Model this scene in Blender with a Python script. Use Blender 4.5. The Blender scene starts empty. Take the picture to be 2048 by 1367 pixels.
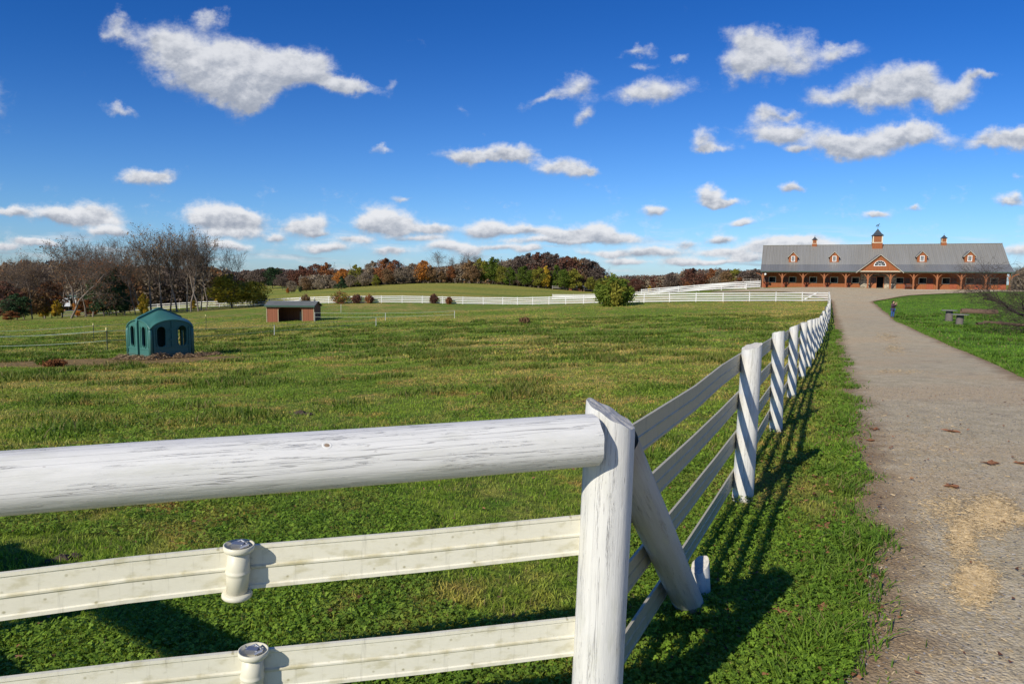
import bpy, math, random
import numpy as np
from mathutils import Matrix, Vector
PI = math.pi
R_ = math.radians
scene = bpy.context.scene
COL = scene.collection
rng = np.random.default_rng(7)

# ------------------------------------------------------------------ camera
F_PX = 1365.0
PIT = math.atan((683.5 - 556.0) / F_PX)
ROLL = R_(0.5)
EYE = np.array([0.0, 0.0, 2.0])
cF = np.array([0, math.cos(PIT), -math.sin(PIT)])
cU0 = np.array([0, math.sin(PIT), math.cos(PIT)])
cR0 = np.array([1.0, 0, 0])
cR = cR0 * math.cos(ROLL) + cU0 * math.sin(ROLL)
cU = -cR0 * math.sin(ROLL) + cU0 * math.cos(ROLL)
cam_d = bpy.data.cameras.new('camera')
cam_d.sensor_width = 36.0
cam_d.lens = F_PX / 2048 * 36
cam_d.clip_end = 6000
cam_d.clip_start = 0.05
cam = bpy.data.objects.new('camera', cam_d)
COL.objects.link(cam)
cam.matrix_world = Matrix(((cR[0], cU[0], -cF[0], EYE[0]), (cR[1], cU[1], -cF[1], EYE[1]), (cR[2], cU[2], -cF[2], EYE[2]), (0, 0, 0, 1)))
scene.camera = cam

def ray(px, py):
    return cF + cR * (px - 1024) / F_PX - cU * (py - 683.5) / F_PX
def at(px, py, Y):
    d = ray(px, py)
    return EYE + d * (Y / d[1])

# ------------------------------------------------------------------ terrain height
_ctl = [(0, -8, 0), (0, 0, 0), (-6, 0, 0), (6, 0, 0), (0.36, 2.6, 0), (-4, 2, 0), (-8, 8, -.25), (2.07, 6.1, 0.0), (30, -8, .1), (-30, -8, -.5), (-25, 10, -.9)]
for (x, y, Y) in [(1554, 861, 9.5), (1584, 793, 13.3), (1604, 755, 16.8), (1617, 734, 20), (1625, 718, 24),
                  (1632, 705, 27.5), (1637, 697, 31), (1642, 686, 34.5), (1648, 672, 38), (1650, 640, 55), (1656, 602.5, 102),
                  (1790, 637, 65), (1903, 641, 61), (1925, 650, 57), (1900, 584, 118), (2048, 588, 108), (2200, 600, 100),
                  (2048, 755, 16), (1880, 682, 34), (1740, 606, 97), (2300, 700, 30),
                  (318, 716, 34), (580, 643, 90), (700, 608, 128), (1000, 609, 128), (1270, 606, 106), (1450, 604, 101),
                  (500, 612, 145), (300, 622, 142), (150, 634, 134), (0, 640, 112), (-300, 650, 110), (-500, 700, 60),
                  (820, 567, 262), (820, 594, 150), (1000, 569, 262), (1120, 580, 240), (700, 586, 182), (640, 581, 215), (560, 590, 230), (545, 572, 380),
                  (1470, 577, 142), (1300, 593, 178), (1100, 599, 185), (1160, 585, 280), (1350, 585, 300),
                  (1000, 650, 60), (1300, 640, 65), (1300, 720, 24), (1000, 740, 22), (700, 720, 30), (700, 850, 12), (200, 860, 11.5)]:
    p = at(x, y, Y)
    _ctl.append((p[0], p[1], p[2]))
for (x, y) in [(48.2, 132.7), (66.9, 125.2), (85.6, 117.7), (60, 150), (90, 140), (58, 124), (78, 117)]:
    _ctl.append((x, y, .55))
for (x, y, z) in [(-250, 160, -9), (-200, 320, -8), (0, 420, -5), (200, 400, -5), (260, 150, -1), (300, 40, 0), (-200, 20, -8), (0, 700, -8), (400, 700, -6), (-400, 700, -6), (600, 300, -4), (-600, 300, -9), (130, 100, 0), (140, 180, -1)]:
    _ctl.append((x, y, z))
_ctl = np.array(_ctl)
_S = 60.0
def _phi(r2):
    return 0.5 * r2 * np.log(r2 + 1e-9)
_P = _ctl[:, :2] / _S
_n = len(_P)
_A = np.zeros((_n + 3, _n + 3))
_d2 = ((_P[:, None] - _P[None]) ** 2).sum(-1)
_A[:_n, :_n] = _phi(_d2) + np.eye(_n) * 0.0006
_A[:_n, _n] = 1; _A[:_n, _n + 1:] = _P
_A[_n, :_n] = 1; _A[_n + 1:, :_n] = _P.T
_W = np.linalg.solve(_A, np.concatenate([_ctl[:, 2], [0, 0, 0]]))
def Hv(x, y):
    x = np.asarray(x, float); y = np.asarray(y, float)
    xc = np.clip(x, -700, 700); yc = np.clip(y, -20, 800)
    out = np.empty(x.shape)
    xf = xc.ravel() / _S; yf = yc.ravel() / _S; o = np.empty(xf.shape)
    for i in range(0, len(xf), 20000):
        a = xf[i:i + 20000]; b = yf[i:i + 20000]
        r2 = (a[:, None] - _P[None, :, 0]) ** 2 + (b[:, None] - _P[None, :, 1]) ** 2
        o[i:i + 20000] = _phi(r2) @ _W[:_n] + _W[_n] + a * _W[_n + 1] + b * _W[_n + 2]
    return o.reshape(x.shape)
def H(x, y):
    return float(Hv(np.array([x]), np.array([y]))[0])
def hit(px, py, ymin=1.0, ymax=400.0):
    d = ray(px, py)
    ys = np.geomspace(ymin, ymax, 700)
    pts = EYE[None] + d[None] * (ys / d[1])[:, None]
    g = pts[:, 2] - Hv(pts[:, 0], pts[:, 1])
    k = np.argmax(g < 0)
    if g[k] >= 0: k = len(ys) - 1
    lo, hi = ys[max(k - 1, 0)], ys[k]
    for _ in range(20):
        m = (lo + hi) / 2
        p = EYE + d * (m / d[1])
        if p[2] - H(p[0], p[1]) < 0: hi = m
        else: lo = m
    return EYE + d * (hi / d[1])
def gp(px, Y):
    p = at(px, 560, Y)
    return (p[0], Y, H(p[0], Y))

# value noise, vectorised
def _hash(i, j, s):
    v = (i * 374761393 + j * 668265263 + s * 982451653) & 0xffffffff
    v = ((v ^ (v >> 13)) * 1274126177) & 0xffffffff
    return ((v ^ (v >> 16)) & 0xffff) / 65535.0
def vnoise(x, y, s=0):
    x = np.asarray(x, float); y = np.asarray(y, float)
    i = np.floor(x).astype(np.int64); j = np.floor(y).astype(np.int64)
    fx = x - i; fy = y - j
    fx = fx * fx * (3 - 2 * fx); fy = fy * fy * (3 - 2 * fy)
    return (_hash(i, j, s) * (1 - fx) + _hash(i + 1, j, s) * fx) * (1 - fy) + (_hash(i, j + 1, s) * (1 - fx) + _hash(i + 1, j + 1, s) * fx) * fy
def fbm(x, y, s=0, o=4):
    t = 0; a = .5
    for k in range(o):
        t = t + a * vnoise(x * 2 ** k, y * 2 ** k, s + k); a *= .5
    return t / (1 - .5 ** o)

# ------------------------------------------------------------------ mesh helpers
class MB:
    def __init__(s):
        s.v = []; s.f = []; s.uv = []
    def add(s, vs, fs, uvs=None):
        b = len(s.v)
        s.v.extend([tuple(v) for v in vs])
        for k, f in enumerate(fs):
            s.f.append([b + i for i in f])
            s.uv.append(uvs[k] if uvs is not None else [(0, 0)] * len(f))
        return s
    def box(s, x0, x1, y0, y1, z0, z1, M=None):
        vs = [(x0, y0, z0), (x1, y0, z0), (x1, y1, z0), (x0, y1, z0), (x0, y0, z1), (x1, y0, z1), (x1, y1, z1), (x0, y1, z1)]
        if M is not None: vs = [tuple(M @ Vector(v)) for v in vs]
        fs = [(0, 3, 2, 1), (4, 5, 6, 7), (0, 1, 5, 4), (1, 2, 6, 5), (2, 3, 7, 6), (3, 0, 4, 7)]
        return s.add(vs, fs)
    def beam(s, a, b, w, h, up=(0, 0, 1)):
        a = Vector(a); b = Vector(b); d = (b - a); L = d.length; d.normalize()
        up = Vector(up); side = d.cross(up)
        if side.length < 1e-4: side = d.cross(Vector((0, 1, 0)))
        side.normalize(); u2 = side.cross(d)
        M = Matrix(((side[0], d[0], u2[0], a[0]), (side[1], d[1], u2[1], a[1]), (side[2], d[2], u2[2], a[2]), (0, 0, 0, 1)))
        return s.box(-w / 2, w / 2, 0, L, -h / 2, h / 2, M)
    def tube(s, pts, rad, n=12, cap=True, bump=0.0, seed=0):
        P = [Vector(p) for p in pts]
        m = len(P)
        if not hasattr(rad, '__len__'): rad = [rad] * m
        rr = random.Random(seed)
        prof = [1 + bump * (rr.random() - .5) for _ in range(n)]
        t = (P[1] - P[0]).normalized()
        a = t.orthogonal().normalized()
        vs = []; L = 0; Ls = []
        for i in range(m):
            tt = (P[min(i + 1, m - 1)] - P[max(i - 1, 0)]).normalized()
            a = (a - tt * a.dot(tt))
            if a.length < 1e-6: a = tt.orthogonal()
            a.normalize(); b = tt.cross(a)
            if i: L += (P[i] - P[i - 1]).length
            Ls.append(L)
            for k in range(n):
                th = 2 * PI * k / n
                r = rad[i] * (prof[k] + bump * .4 * (rr.random() - .5))
                vs.append(P[i] + (a * math.cos(th) + b * math.sin(th)) * r)
        fs = []; uv = []
        for i in range(m - 1):
            c = 2 * PI * rad[i]
            for k in range(n):
                k2 = (k + 1) % n
                fs.append((i * n + k, i * n + k2, (i + 1) * n + k2, (i + 1) * n + k))
                uv.append([(c * k / n, Ls[i]), (c * (k + 1) / n, Ls[i]), (c * (k + 1) / n, Ls[i + 1]), (c * k / n, Ls[i + 1])])
        if cap:
            fs.append(tuple(reversed(range(n)))); uv.append([(5 + rad[0] * math.cos(2 * PI * k / n), 5 + rad[0] * math.sin(2 * PI * k / n)) for k in reversed(range(n))])
            fs.append(tuple((m - 1) * n + k for k in range(n))); uv.append([(5 + rad[-1] * math.cos(2 * PI * k / n), 5 + rad[-1] * math.sin(2 * PI * k / n)) for k in range(n)])
        return s.add(vs, fs, uv)
    def lathe(s, prof, n=20, M=None):
        vs = []
        for (r, z) in prof:
            for k in range(n):
                v = Vector((r * math.cos(2 * PI * k / n), r * math.sin(2 * PI * k / n), z))
                vs.append(M @ v if M is not None else v)
        m = len(prof)
        fs = [(i * n + k, i * n + (k + 1) % n, (i + 1) * n + (k + 1) % n, (i + 1) * n + k) for i in range(m - 1) for k in range(n)]
        fs.append(tuple(reversed(range(n)))); fs.append(tuple((m - 1) * n + k for k in range(n)))
        return s.add(vs, fs)
    def sweep(s, path, prof):
        """prof: closed list of (side, up); path polyline mostly horizontal"""
        P = [Vector(p) for p in path]; m = len(P); n = len(prof); vs = []; Ls = []; L = 0
        for i in range(m):
            t = (P[min(i + 1, m - 1)] - P[max(i - 1, 0)]); t.z = 0; t.normalize()
            sd = Vector((t.y, -t.x, 0))
            if i: L += (P[i] - P[i - 1]).length
            Ls.append(L)
            for (a, b) in prof: vs.append(P[i] + sd * a + Vector((0, 0, b)))
        fs = []; uv = []
        for i in range(m - 1):
            for k in range(n):
                k2 = (k + 1) % n
                fs.append((i * n + k, (i + 1) * n + k, (i + 1) * n + k2, i * n + k2))
                uv.append([(prof[k][1], Ls[i]), (prof[k][1], Ls[i + 1]), (prof[k2][1], Ls[i + 1]), (prof[k2][1], Ls[i])])
        fs.append(tuple(range(n))); uv.append([(0, 0)] * n)
        fs.append(tuple((m - 1) * n + k for k in reversed(range(n)))); uv.append([(0, 0)] * n)
        return s.add(vs, fs, uv)
    def build(s, name, mat, parent=None, smooth=False, M=None):
        me = bpy.data.meshes.new(name)
        me.from_pydata(s.v, [], s.f)
        l = me.uv_layers.new(name='UVMap')
        flat = [c for f in s.uv for uv in f for c in uv]
        l.data.foreach_set('uv', flat)
        if mat is not None: me.materials.append(mat)
        if smooth:
            me.polygons.foreach_set('use_smooth', [len(f) <= 4 for f in s.f])
        me.update()
        o = bpy.data.objects.new(name, me)
        COL.objects.link(o)
        if parent is not None: o.parent = parent
        if M is not None: o.matrix_local = M
        return o

def np_mesh(name, V, Fq, mat, attrs=None, smooth=False):
    """V (n,3), Fq (m,k) constant k"""
    me = bpy.data.meshes.new(name)
    k = Fq.shape[1]; m = len(Fq)
    me.vertices.add(len(V)); me.vertices.foreach_set('co', np.asarray(V, np.float32).ravel())
    me.loops.add(m * k); me.loops.foreach_set('vertex_index', Fq.astype(np.int32).ravel())
    me.polygons.add(m); me.polygons.foreach_set('loop_start', np.arange(0, m * k, k, dtype=np.int32))
    me.polygons.foreach_set('loop_total', np.full(m, k, dtype=np.int32))
    if smooth: me.polygons.foreach_set('use_smooth', np.ones(m, bool))
    me.update(calc_edges=True)
    for an, av in (attrs or {}).items():
        a = me.attributes.new(an, 'FLOAT', 'POINT'); a.data.foreach_set('value', np.asarray(av, np.float32))
    if mat is not None: me.materials.append(mat)
    return me
def obj_from(me, name, parent=None):
    o = bpy.data.objects.new(name, me); COL.objects.link(o)
    if parent is not None: o.parent = parent
    return o
def plate(name, outer, holes, th, mat, parent=None, M=None, bevel=0):
    """flat plate in local XZ, thickness th along local y (0..th)"""
    cu = bpy.data.curves.new('tmp', 'CURVE'); cu.dimensions = '2D'; cu.fill_mode = 'BOTH'
    cu.extrude = th / 2; cu.bevel_depth = bevel
    for ring in [outer] + holes:
        sp = cu.splines.new('POLY'); sp.points.add(len(ring) - 1)
        for p, (x, z) in zip(sp.points, ring): p.co = (x, z, 0, 1)
        sp.use_cyclic_u = True
    to = bpy.data.objects.new('tmp', cu); COL.objects.link(to)
    dg = bpy.context.evaluated_depsgraph_get()
    me = bpy.data.meshes.new_from_object(to.evaluated_get(dg))
    bpy.data.objects.remove(to); bpy.data.curves.remove(cu)
    me.transform(Matrix(((1, 0, 0, 0), (0, 0, -1, th / 2), (0, 1, 0, 0), (0, 0, 0, 1))))
    me.materials.clear(); me.materials.append(mat); me.name = name
    o = obj_from(me, name, parent)
    if M is not None: o.matrix_local = M
    return o
def stadium(cx, cz, w, h, n=8):
    r = w / 2; pts = []
    for k in range(n + 1): a = PI * k / n; pts.append((cx + r * math.cos(a), cz + h / 2 - r + r * math.sin(a)))
    for k in range(n + 1): a = PI + PI * k / n; pts.append((cx + r * math.cos(a), cz - h / 2 + r + r * math.sin(a)))
    return pts
def rect(x0, x1, z0, z1): return [(x0, z0), (x1, z0), (x1, z1), (x0, z1)]
def tag(o, label, cat, group=None, kind=None):
    o['label'] = label; o['category'] = cat
    if group: o['group'] = group
    if kind: o['kind'] = kind
    return o
def thing(name, label, cat, loc=(0, 0, 0), rz=0, group=None):
    o = bpy.data.objects.new(name, None); COL.objects.link(o)
    o.empty_display_size = .1
    o.location = loc; o.rotation_euler = (0, 0, rz)
    return tag(o, label, cat, group)
def struct(o):
    o['kind'] = 'structure'; return o
def copy_tree(o, parent=None):
    c = o.copy(); COL.objects.link(c)
    if parent is not None: c.parent = parent
    for ch in list(o.children): copy_tree(ch, c)
    return c
ORD = ['first', 'second', 'third', 'fourth', 'fifth', 'sixth', 'seventh', 'eighth', 'ninth', 'tenth', 'eleventh', 'twelfth', 'thirteenth', 'fourteenth', 'fifteenth', 'sixteenth', 'seventeenth', 'eighteenth', 'nineteenth', 'twentieth', 'twenty-first', 'twenty-second', 'twenty-third', 'twenty-fourth', 'twenty-fifth', 'twenty-sixth']

# ------------------------------------------------------------------ materials
class NT:
    def __init__(s, nt): s.nt = nt; s.x = 0
    def n(s, t, **kw):
        nd = s.nt.nodes.new(t); s.x += 40; nd.location = (s.x, 0)
        for k, v in kw.items():
            if k.startswith('i_'):
                key = k[2:]; key = int(key) if key.isdigit() else key.replace('_', ' ')
                s.set(nd.inputs[key], v)
            else: setattr(nd, k, v)
        return nd
    def set(s, inp, v):
        if isinstance(v, bpy.types.NodeSocket): s.nt.links.new(v, inp)
        elif isinstance(v, bpy.types.Node): s.nt.links.new(v.outputs[0], inp)
        else:
            if hasattr(inp.default_value, '__len__') and not hasattr(v, '__len__'): v = [v] * len(inp.default_value)
            if hasattr(v, '__len__') and len(inp.default_value) == 4 and len(v) == 3: v = (*v, 1)
            inp.default_value = v
    def m(s, op, a, b=None, c=None, clamp=False):
        nd = s.nt.nodes.new('ShaderNodeMath'); nd.operation = op; nd.use_clamp = clamp
        s.set(nd.inputs[0], a)
        if b is not None: s.set(nd.inputs[1], b)
        if c is not None: s.set(nd.inputs[2], c)
        return nd.outputs[0]
    def vm(s, op, a, b=None):
        nd = s.nt.nodes.new('ShaderNodeVectorMath'); nd.operation = op
        s.set(nd.inputs[0], a)
        if b is not None: s.set(nd.inputs[1], b)
        return nd
    def mix(s, f, a, b, blend='MIX'):
        nd = s.nt.nodes.new('ShaderNodeMix'); nd.data_type = 'RGBA'; nd.blend_type = blend
        s.set(nd.inputs[0], f); s.set(nd.inputs[6], a); s.set(nd.inputs[7], b)
        return nd.outputs[2]
    def noise(s, vec, scale, detail=4, rough=.55, dist=0, out=0):
        nd = s.nt.nodes.new('ShaderNodeTexNoise')
        if vec is not None: s.set(nd.inputs['Vector'], vec)
        nd.inputs['Scale'].default_value = scale; nd.inputs['Detail'].default_value = detail
        nd.inputs['Roughness'].default_value = rough; nd.inputs['Distortion'].default_value = dist
        return nd.outputs[out]
    def ss(s, v, lo, hi):
        nd = s.nt.nodes.new('ShaderNodeMapRange'); nd.interpolation_type = 'SMOOTHSTEP'
        s.set(nd.inputs['Value'], v); nd.inputs['From Min'].default_value = lo; nd.inputs['From Max'].default_value = hi
        return nd.outputs[0]
    def scale(s, v, sc):
        nd = s.nt.nodes.new('ShaderNodeMapping'); s.set(nd.inputs['Vector'], v); nd.inputs['Scale'].default_value = sc
        return nd.outputs[0]
def newmat(name):
    m = bpy.data.materials.new(name); m.use_nodes = True
    m.node_tree.nodes.clear()
    t = NT(m.node_tree)
    out = t.n('ShaderNodeOutputMaterial')
    return m, t, out
def principled(t, out, col, rough=.7, bump=None, bstr=.3, bdist=.01, spec=.3, metal=0):
    p = t.n('ShaderNodeBsdfPrincipled')
    t.set(p.inputs['Base Color'], col); t.set(p.inputs['Roughness'], rough); t.set(p.inputs['Metallic'], metal)
    p.inputs['Specular IOR Level'].default_value = spec
    if bump is not None:
        b = t.n('ShaderNodeBump'); t.set(b.inputs['Height'], bump); b.inputs['Strength'].default_value = bstr; b.inputs['Distance'].default_value = bdist
        t.nt.links.new(b.outputs[0], p.inputs['Normal'])
    t.nt.links.new(p.outputs[0], out.inputs[0])
    return p
def simple(name, col, rough=.7, var=.15, sc=3, spec=.3, metal=0, bump=0):
    m, t, out = newmat(name)
    tc = t.n('ShaderNodeTexCoord').outputs['Object']
    n1 = t.noise(tc, sc, 5)
    c = t.mix(n1, [x * (1 - var) for x in col], [min(1, x * (1 + var)) for x in col])
    n2 = t.noise(tc, sc * 9, 3)
    c = t.mix(t.m('MULTIPLY', n2, var), c, [x * .5 for x in col])
    principled(t, out, c, rough, n2 if bump else None, bump, .01, spec, metal)
    return m

def grass_group():
    g = bpy.data.node_groups.new('grass_tone', 'ShaderNodeTree')
    g.interface.new_socket('Color', in_out='OUTPUT', socket_type='NodeSocketColor')
    g.interface.new_socket('Dirt', in_out='OUTPUT', socket_type='NodeSocketFloat')
    t = NT(g)
    out = t.n('NodeGroupOutput')
    pos = t.n('ShaderNodeNewGeometry').outputs['Position']
    sx = t.n('ShaderNodeSeparateXYZ'); t.set(sx.inputs[0], pos)
    X, Y = sx.outputs[0], sx.outputs[1]
    P = t.n('ShaderNodeCombineXYZ'); t.set(P.inputs[0], X); t.set(P.inputs[1], Y); P = P.outputs[0]
    big = t.noise(P, .045, 4, .55)
    med = t.noise(P, .5, 5, .62, .6)
    fine = t.noise(P, 3.2, 5, .65)
    # which side of the drive fence: lawn is greener
    lawn = t.ss(t.m('SUBTRACT', X, t.m('MULTIPLY_ADD', Y, .467, -.45)), -.4, 1.2)
    c = t.mix(t.ss(med, .38, .62), (.108, .168, .024), (.055, .118, .015))
    c = t.mix(t.m('MULTIPLY', t.ss(fine, .38, .7), .7), c, (.145, .195, .036))
    dryf = t.m('ADD', t.m('MULTIPLY', big, .55), t.m('MULTIPLY', med, .45))
    dry = t.m('MULTIPLY', t.ss(t.m('SUBTRACT', dryf, t.m('MULTIPLY', t.ss(Y, 14, 50), .022)), .44, .56), t.ss(fine, .33, .56))
    c = t.mix(t.m('MULTIPLY', dry, .78), c, (.34, .25, .11))
    rd = t.m('MULTIPLY', t.ss(t.noise(P, .42, 5, .62), .53, .65), t.ss(fine, .39, .58))
    c = t.mix(t.m('MULTIPLY', rd, .7), c, (.30, .165, .08))
    lc = t.mix(t.ss(med, .35, .65), (.072, .155, .017), (.036, .095, .011))
    lc = t.mix(t.ss(fine, .4, .75), lc, (.105, .19, .026))
    lc = t.mix(t.m('MULTIPLY', t.ss(big, .5, .65), t.ss(fine, .5, .7)), lc, (.16, .14, .05))
    c = t.mix(lawn, c, lc)
    far = t.ss(Y, 60, 150)
    nf = t.mix(t.ss(t.noise(t.scale(P, (.5, 1.6, 1)), .03, 4), .35, .65), (.23, .215, .055), (.125, .165, .034))
    hill = t.m('MULTIPLY', t.ss(Y, 140, 170), 1.0)
    c = t.mix(hill, c, nf)
    # bare earth round the plastic hut and paddock wear
    def ell(cx, cy, rx, ry):
        a = t.m('DIVIDE', t.m('SUBTRACT', X, cx), rx); b = t.m('DIVIDE', t.m('SUBTRACT', Y, cy), ry)
        return t.m('SQRT', t.m('ADD', t.m('MULTIPLY', a, a), t.m('MULTIPLY', b, b)))
    w = t.m('MULTIPLY', t.m('SUBTRACT', t.noise(P, .9, 5, .6), .5), 1.3)
    e1 = t.m('SUBTRACT', 1.15, t.m('ADD', ell(-19.6, 31.9, 5.8, 3.0), w))
    e2 = t.m('SUBTRACT', 1.1, t.m('ADD', ell(-16.2, 33.2, 3.3, 1.5), w))
    dirt = t.ss(t.m('MAXIMUM', e1, e2), 0, .35)
    c = t.mix(t.m('MULTIPLY', dirt, .9), c, t.mix(fine, (.10, .062, .04), (.27, .175, .10)))
    c = t.mix(1.0, c, (1.85, 1.75, 1.35), 'MULTIPLY')
    t.set(out.inputs[0], c); t.set(out.inputs[1], dirt)
    return g
GG = grass_group()
def ground_mat():
    m, t, out = newmat('ground_turf')
    g = t.n('ShaderNodeGroup', node_tree=GG)
    pos = t.n('ShaderNodeNewGeometry').outputs['Position']
    n1 = t.noise(pos, 9, 6, .7); n2 = t.noise(pos, 1.6, 5, .65)
    c = t.mix(t.ss(n1, .35, .6), t.mix(.6, g.outputs[0], (.07, .06, .025)), g.outputs[0])
    c = t.mix(t.m('MULTIPLY', t.ss(n2, .5, .35), .45), c, (.03, .05, .01))
    principled(t, out, c, .95, t.m('ADD', n1, t.m('MULTIPLY', n2, 2)), .9, .08, .1)
    return m
def blade_mat(name, gain=1.0, mixcol=None, mixf=0.0, transl=.35):
    m, t, out = newmat(name)
    g = t.n('ShaderNodeGroup', node_tree=GG)
    r = t.n('ShaderNodeAttribute', attribute_name='rnd').outputs['Fac']
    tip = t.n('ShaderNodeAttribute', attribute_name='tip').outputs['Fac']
    c = t.mix(1.0, g.outputs[0], (gain, gain, gain), 'MULTIPLY')
    if mixcol: c = t.mix(mixf, c, mixcol)
    c = t.mix(t.ss(r, .0, 1.), t.mix(1, c, (.65, .7, .6), 'MULTIPLY'), t.mix(1, c, (1.45, 1.35, 1.3), 'MULTIPLY'))
    c = t.mix(t.ss(r, .93, .95), c, (.30, .23, .11))
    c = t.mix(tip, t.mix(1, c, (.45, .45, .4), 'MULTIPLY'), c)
    d = t.n('ShaderNodeBsdfPrincipled'); t.set(d.inputs['Base Color'], c); d.inputs['Roughness'].default_value = .6; d.inputs['Specular IOR Level'].default_value = .25
    tr = t.n('ShaderNodeBsdfTranslucent'); t.set(tr.inputs[0], t.mix(1, c, (1.1, 1.25, .6), 'MULTIPLY'))
    mx = t.n('ShaderNodeMixShader'); mx.inputs[0].default_value = transl
    t.nt.links.new(d.outputs[0], mx.inputs[1]); t.nt.links.new(tr.outputs[0], mx.inputs[2]); t.nt.links.new(mx.outputs[0], out.inputs[0])
    return m
def road_mat():
    m, t, out = newmat('gravel_drive')
    pos = t.n('ShaderNodeNewGeometry').outputs['Position']
    e = t.n('ShaderNodeAttribute', attribute_name='edge').outputs['Fac']   # metres inside the edge
    fine = t.noise(pos, 60, 4, .75); mid = t.noise(pos, 3.0, 5, .6); big = t.noise(pos, .35, 4, .55)
    vor = t.n('ShaderNodeTexVoronoi'); t.set(vor.inputs['Vector'], pos); vor.inputs['Scale'].default_value = 45
    vc = t.n('ShaderNodeSeparateColor'); t.set(vc.inputs[0], vor.outputs['Color'])
    c = t.mix(t.ss(mid, .3, .7), (.43, .36, .225), (.57, .475, .305))
    c = t.mix(t.m('MULTIPLY', t.ss(big, .40, .62), .65), c, (.54, .40, .23))
    c = t.mix(t.m('MULTIPLY', t.ss(t.noise(pos, .8, 5, .6, 1.0), .55, .68), .5), c, (.29, .235, .165))
    c = t.mix(t.m('MULTIPLY', t.ss(vc.outputs[0], .6, 1.), .55), c, (.60, .54, .42))
    c = t.mix(t.m('MULTIPLY', t.ss(vc.outputs[1], .65, 1.), .45), c, (.15, .13, .10))
    c = t.mix(t.m('MULTIPLY', t.ss(t.noise(t.scale(pos, (1, .3, 1)), 22, 2, .5), .66, .72), .6), c, (.45, .34, .19))
    # earthy shoulder
    en = t.m('ADD', e, t.m('MULTIPLY', t.m('SUBTRACT', mid, .5), .9))
    c = t.mix(t.m('SUBTRACT', 1.0, t.ss(en, .10, .75)), c, t.mix(t.ss(fine, .3, .7), (.20, .135, .075), (.38, .27, .155)))
    c = t.mix(t.m('MULTIPLY', t.m('SUBTRACT', 1.0, t.ss(fine, .3, .5)), .35), c, (.05, .045, .04))
    h = t.m('ADD', fine, t.m('MULTIPLY', vor.outputs['Distance'], -1.0))
    principled(t, out, c, .93, h, .7, .012, .15)
    return m
def paint_log_mat(name, shade=1.0, dirty=.0):
    m, t, out = newmat(name)
    uv = t.n('ShaderNodeUVMap').outputs[0]
    tc = t.n('ShaderNodeTexCoord').outputs['Object']
    g1 = t.noise(t.scale(uv, (55, 1.3, 1)), 1, 6, .6, .25)
    line = t.m('ABSOLUTE', t.m('SUBTRACT', g1, .5))
    crack = t.m('MULTIPLY', t.m('SUBTRACT', 1.0, t.ss(line, .0, .008)), t.ss(t.noise(t.scale(uv, (9, 1.2, 1)), 1.7, 3), .44, .56))
    g3 = t.noise(t.scale(uv, (22, .35, 1)), 1, 3, .5, .15)
    crack2 = t.m('MULTIPLY', t.m('SUBTRACT', 1.0, t.ss(t.m('ABSOLUTE', t.m('SUBTRACT', g3, .5)), .0, .0035)), .9)
    ck = t.m('MAXIMUM', crack, crack2)
    g2 = t.noise(t.scale(uv, (30, 2, 1)), 3, 5, .7)
    vor = t.n('ShaderNodeTexVoronoi'); t.set(vor.inputs['Vector'], t.scale(uv, (7.0, 2.2, 1))); vor.inputs['Scale'].default_value = 1.0
    knot = t.m('MULTIPLY', t.m('SUBTRACT', 1.0, t.ss(vor.outputs['Distance'], .05, .12)), t.ss(t.noise(t.scale(uv, (2, .8, 1)), 1.1, 1), .52, .56))
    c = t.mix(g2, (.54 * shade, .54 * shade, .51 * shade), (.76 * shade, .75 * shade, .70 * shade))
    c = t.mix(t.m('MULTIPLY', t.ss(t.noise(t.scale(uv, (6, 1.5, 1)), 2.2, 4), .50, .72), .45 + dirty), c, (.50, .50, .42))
    chip = t.m('MULTIPLY', t.ss(t.noise(t.scale(uv, (40, 9, 1)), 1.6, 4, .7), .66, .70), .7)
    c = t.mix(chip, c, (.36, .34, .31))
    c = t.mix(t.m('MULTIPLY', ck, .6), c, (.13, .12, .12))
    c = t.mix(t.m('MULTIPLY', knot, .45), c, (.30, .26, .20))
    # grubby foot
    geo = t.n('ShaderNodeSeparateXYZ'); t.set(geo.inputs[0], tc)
    if dirty >= 0:
        foot = t.m('SUBTRACT', 1.0, t.ss(t.m('ADD', geo.outputs[2], t.m('MULTIPLY', g2, .12)), .08, .30))
        c = t.mix(t.m('MULTIPLY', foot, .6), c, (.34, .27, .19))
    h = t.m('SUBTRACT', t.m('ADD', t.m('MULTIPLY', g2, .45), t.m('MULTIPLY', t.noise(t.scale(uv, (9, 3, 1)), 2, 3), .8)), t.m('ADD', ck, t.m('MULTIPLY', knot, .8)))
    principled(t, out, c, .62, h, .55, .006, .3)
    return m
def endgrain_mat():
    m, t, out = newmat('cut_wood_end')
    tc = t.n('ShaderNodeTexCoord').outputs['Object']
    n = t.noise(tc, 25, 5, .7)
    c = t.mix(n, (.38, .35, .29), (.74, .72, .66))
    w = t.n('ShaderNodeTexWave', wave_type='RINGS'); t.set(w.inputs[0], tc); w.inputs['Scale'].default_value = 20; w.inputs['Distortion'].default_value = 4
    w.rings_direction = 'Z'
    c = t.mix(t.m('MULTIPLY', w.outputs['Fac'], .25), c, (.3, .27, .2))
    principled(t, out, c, .9, n, .6, .01)
    return m
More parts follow.
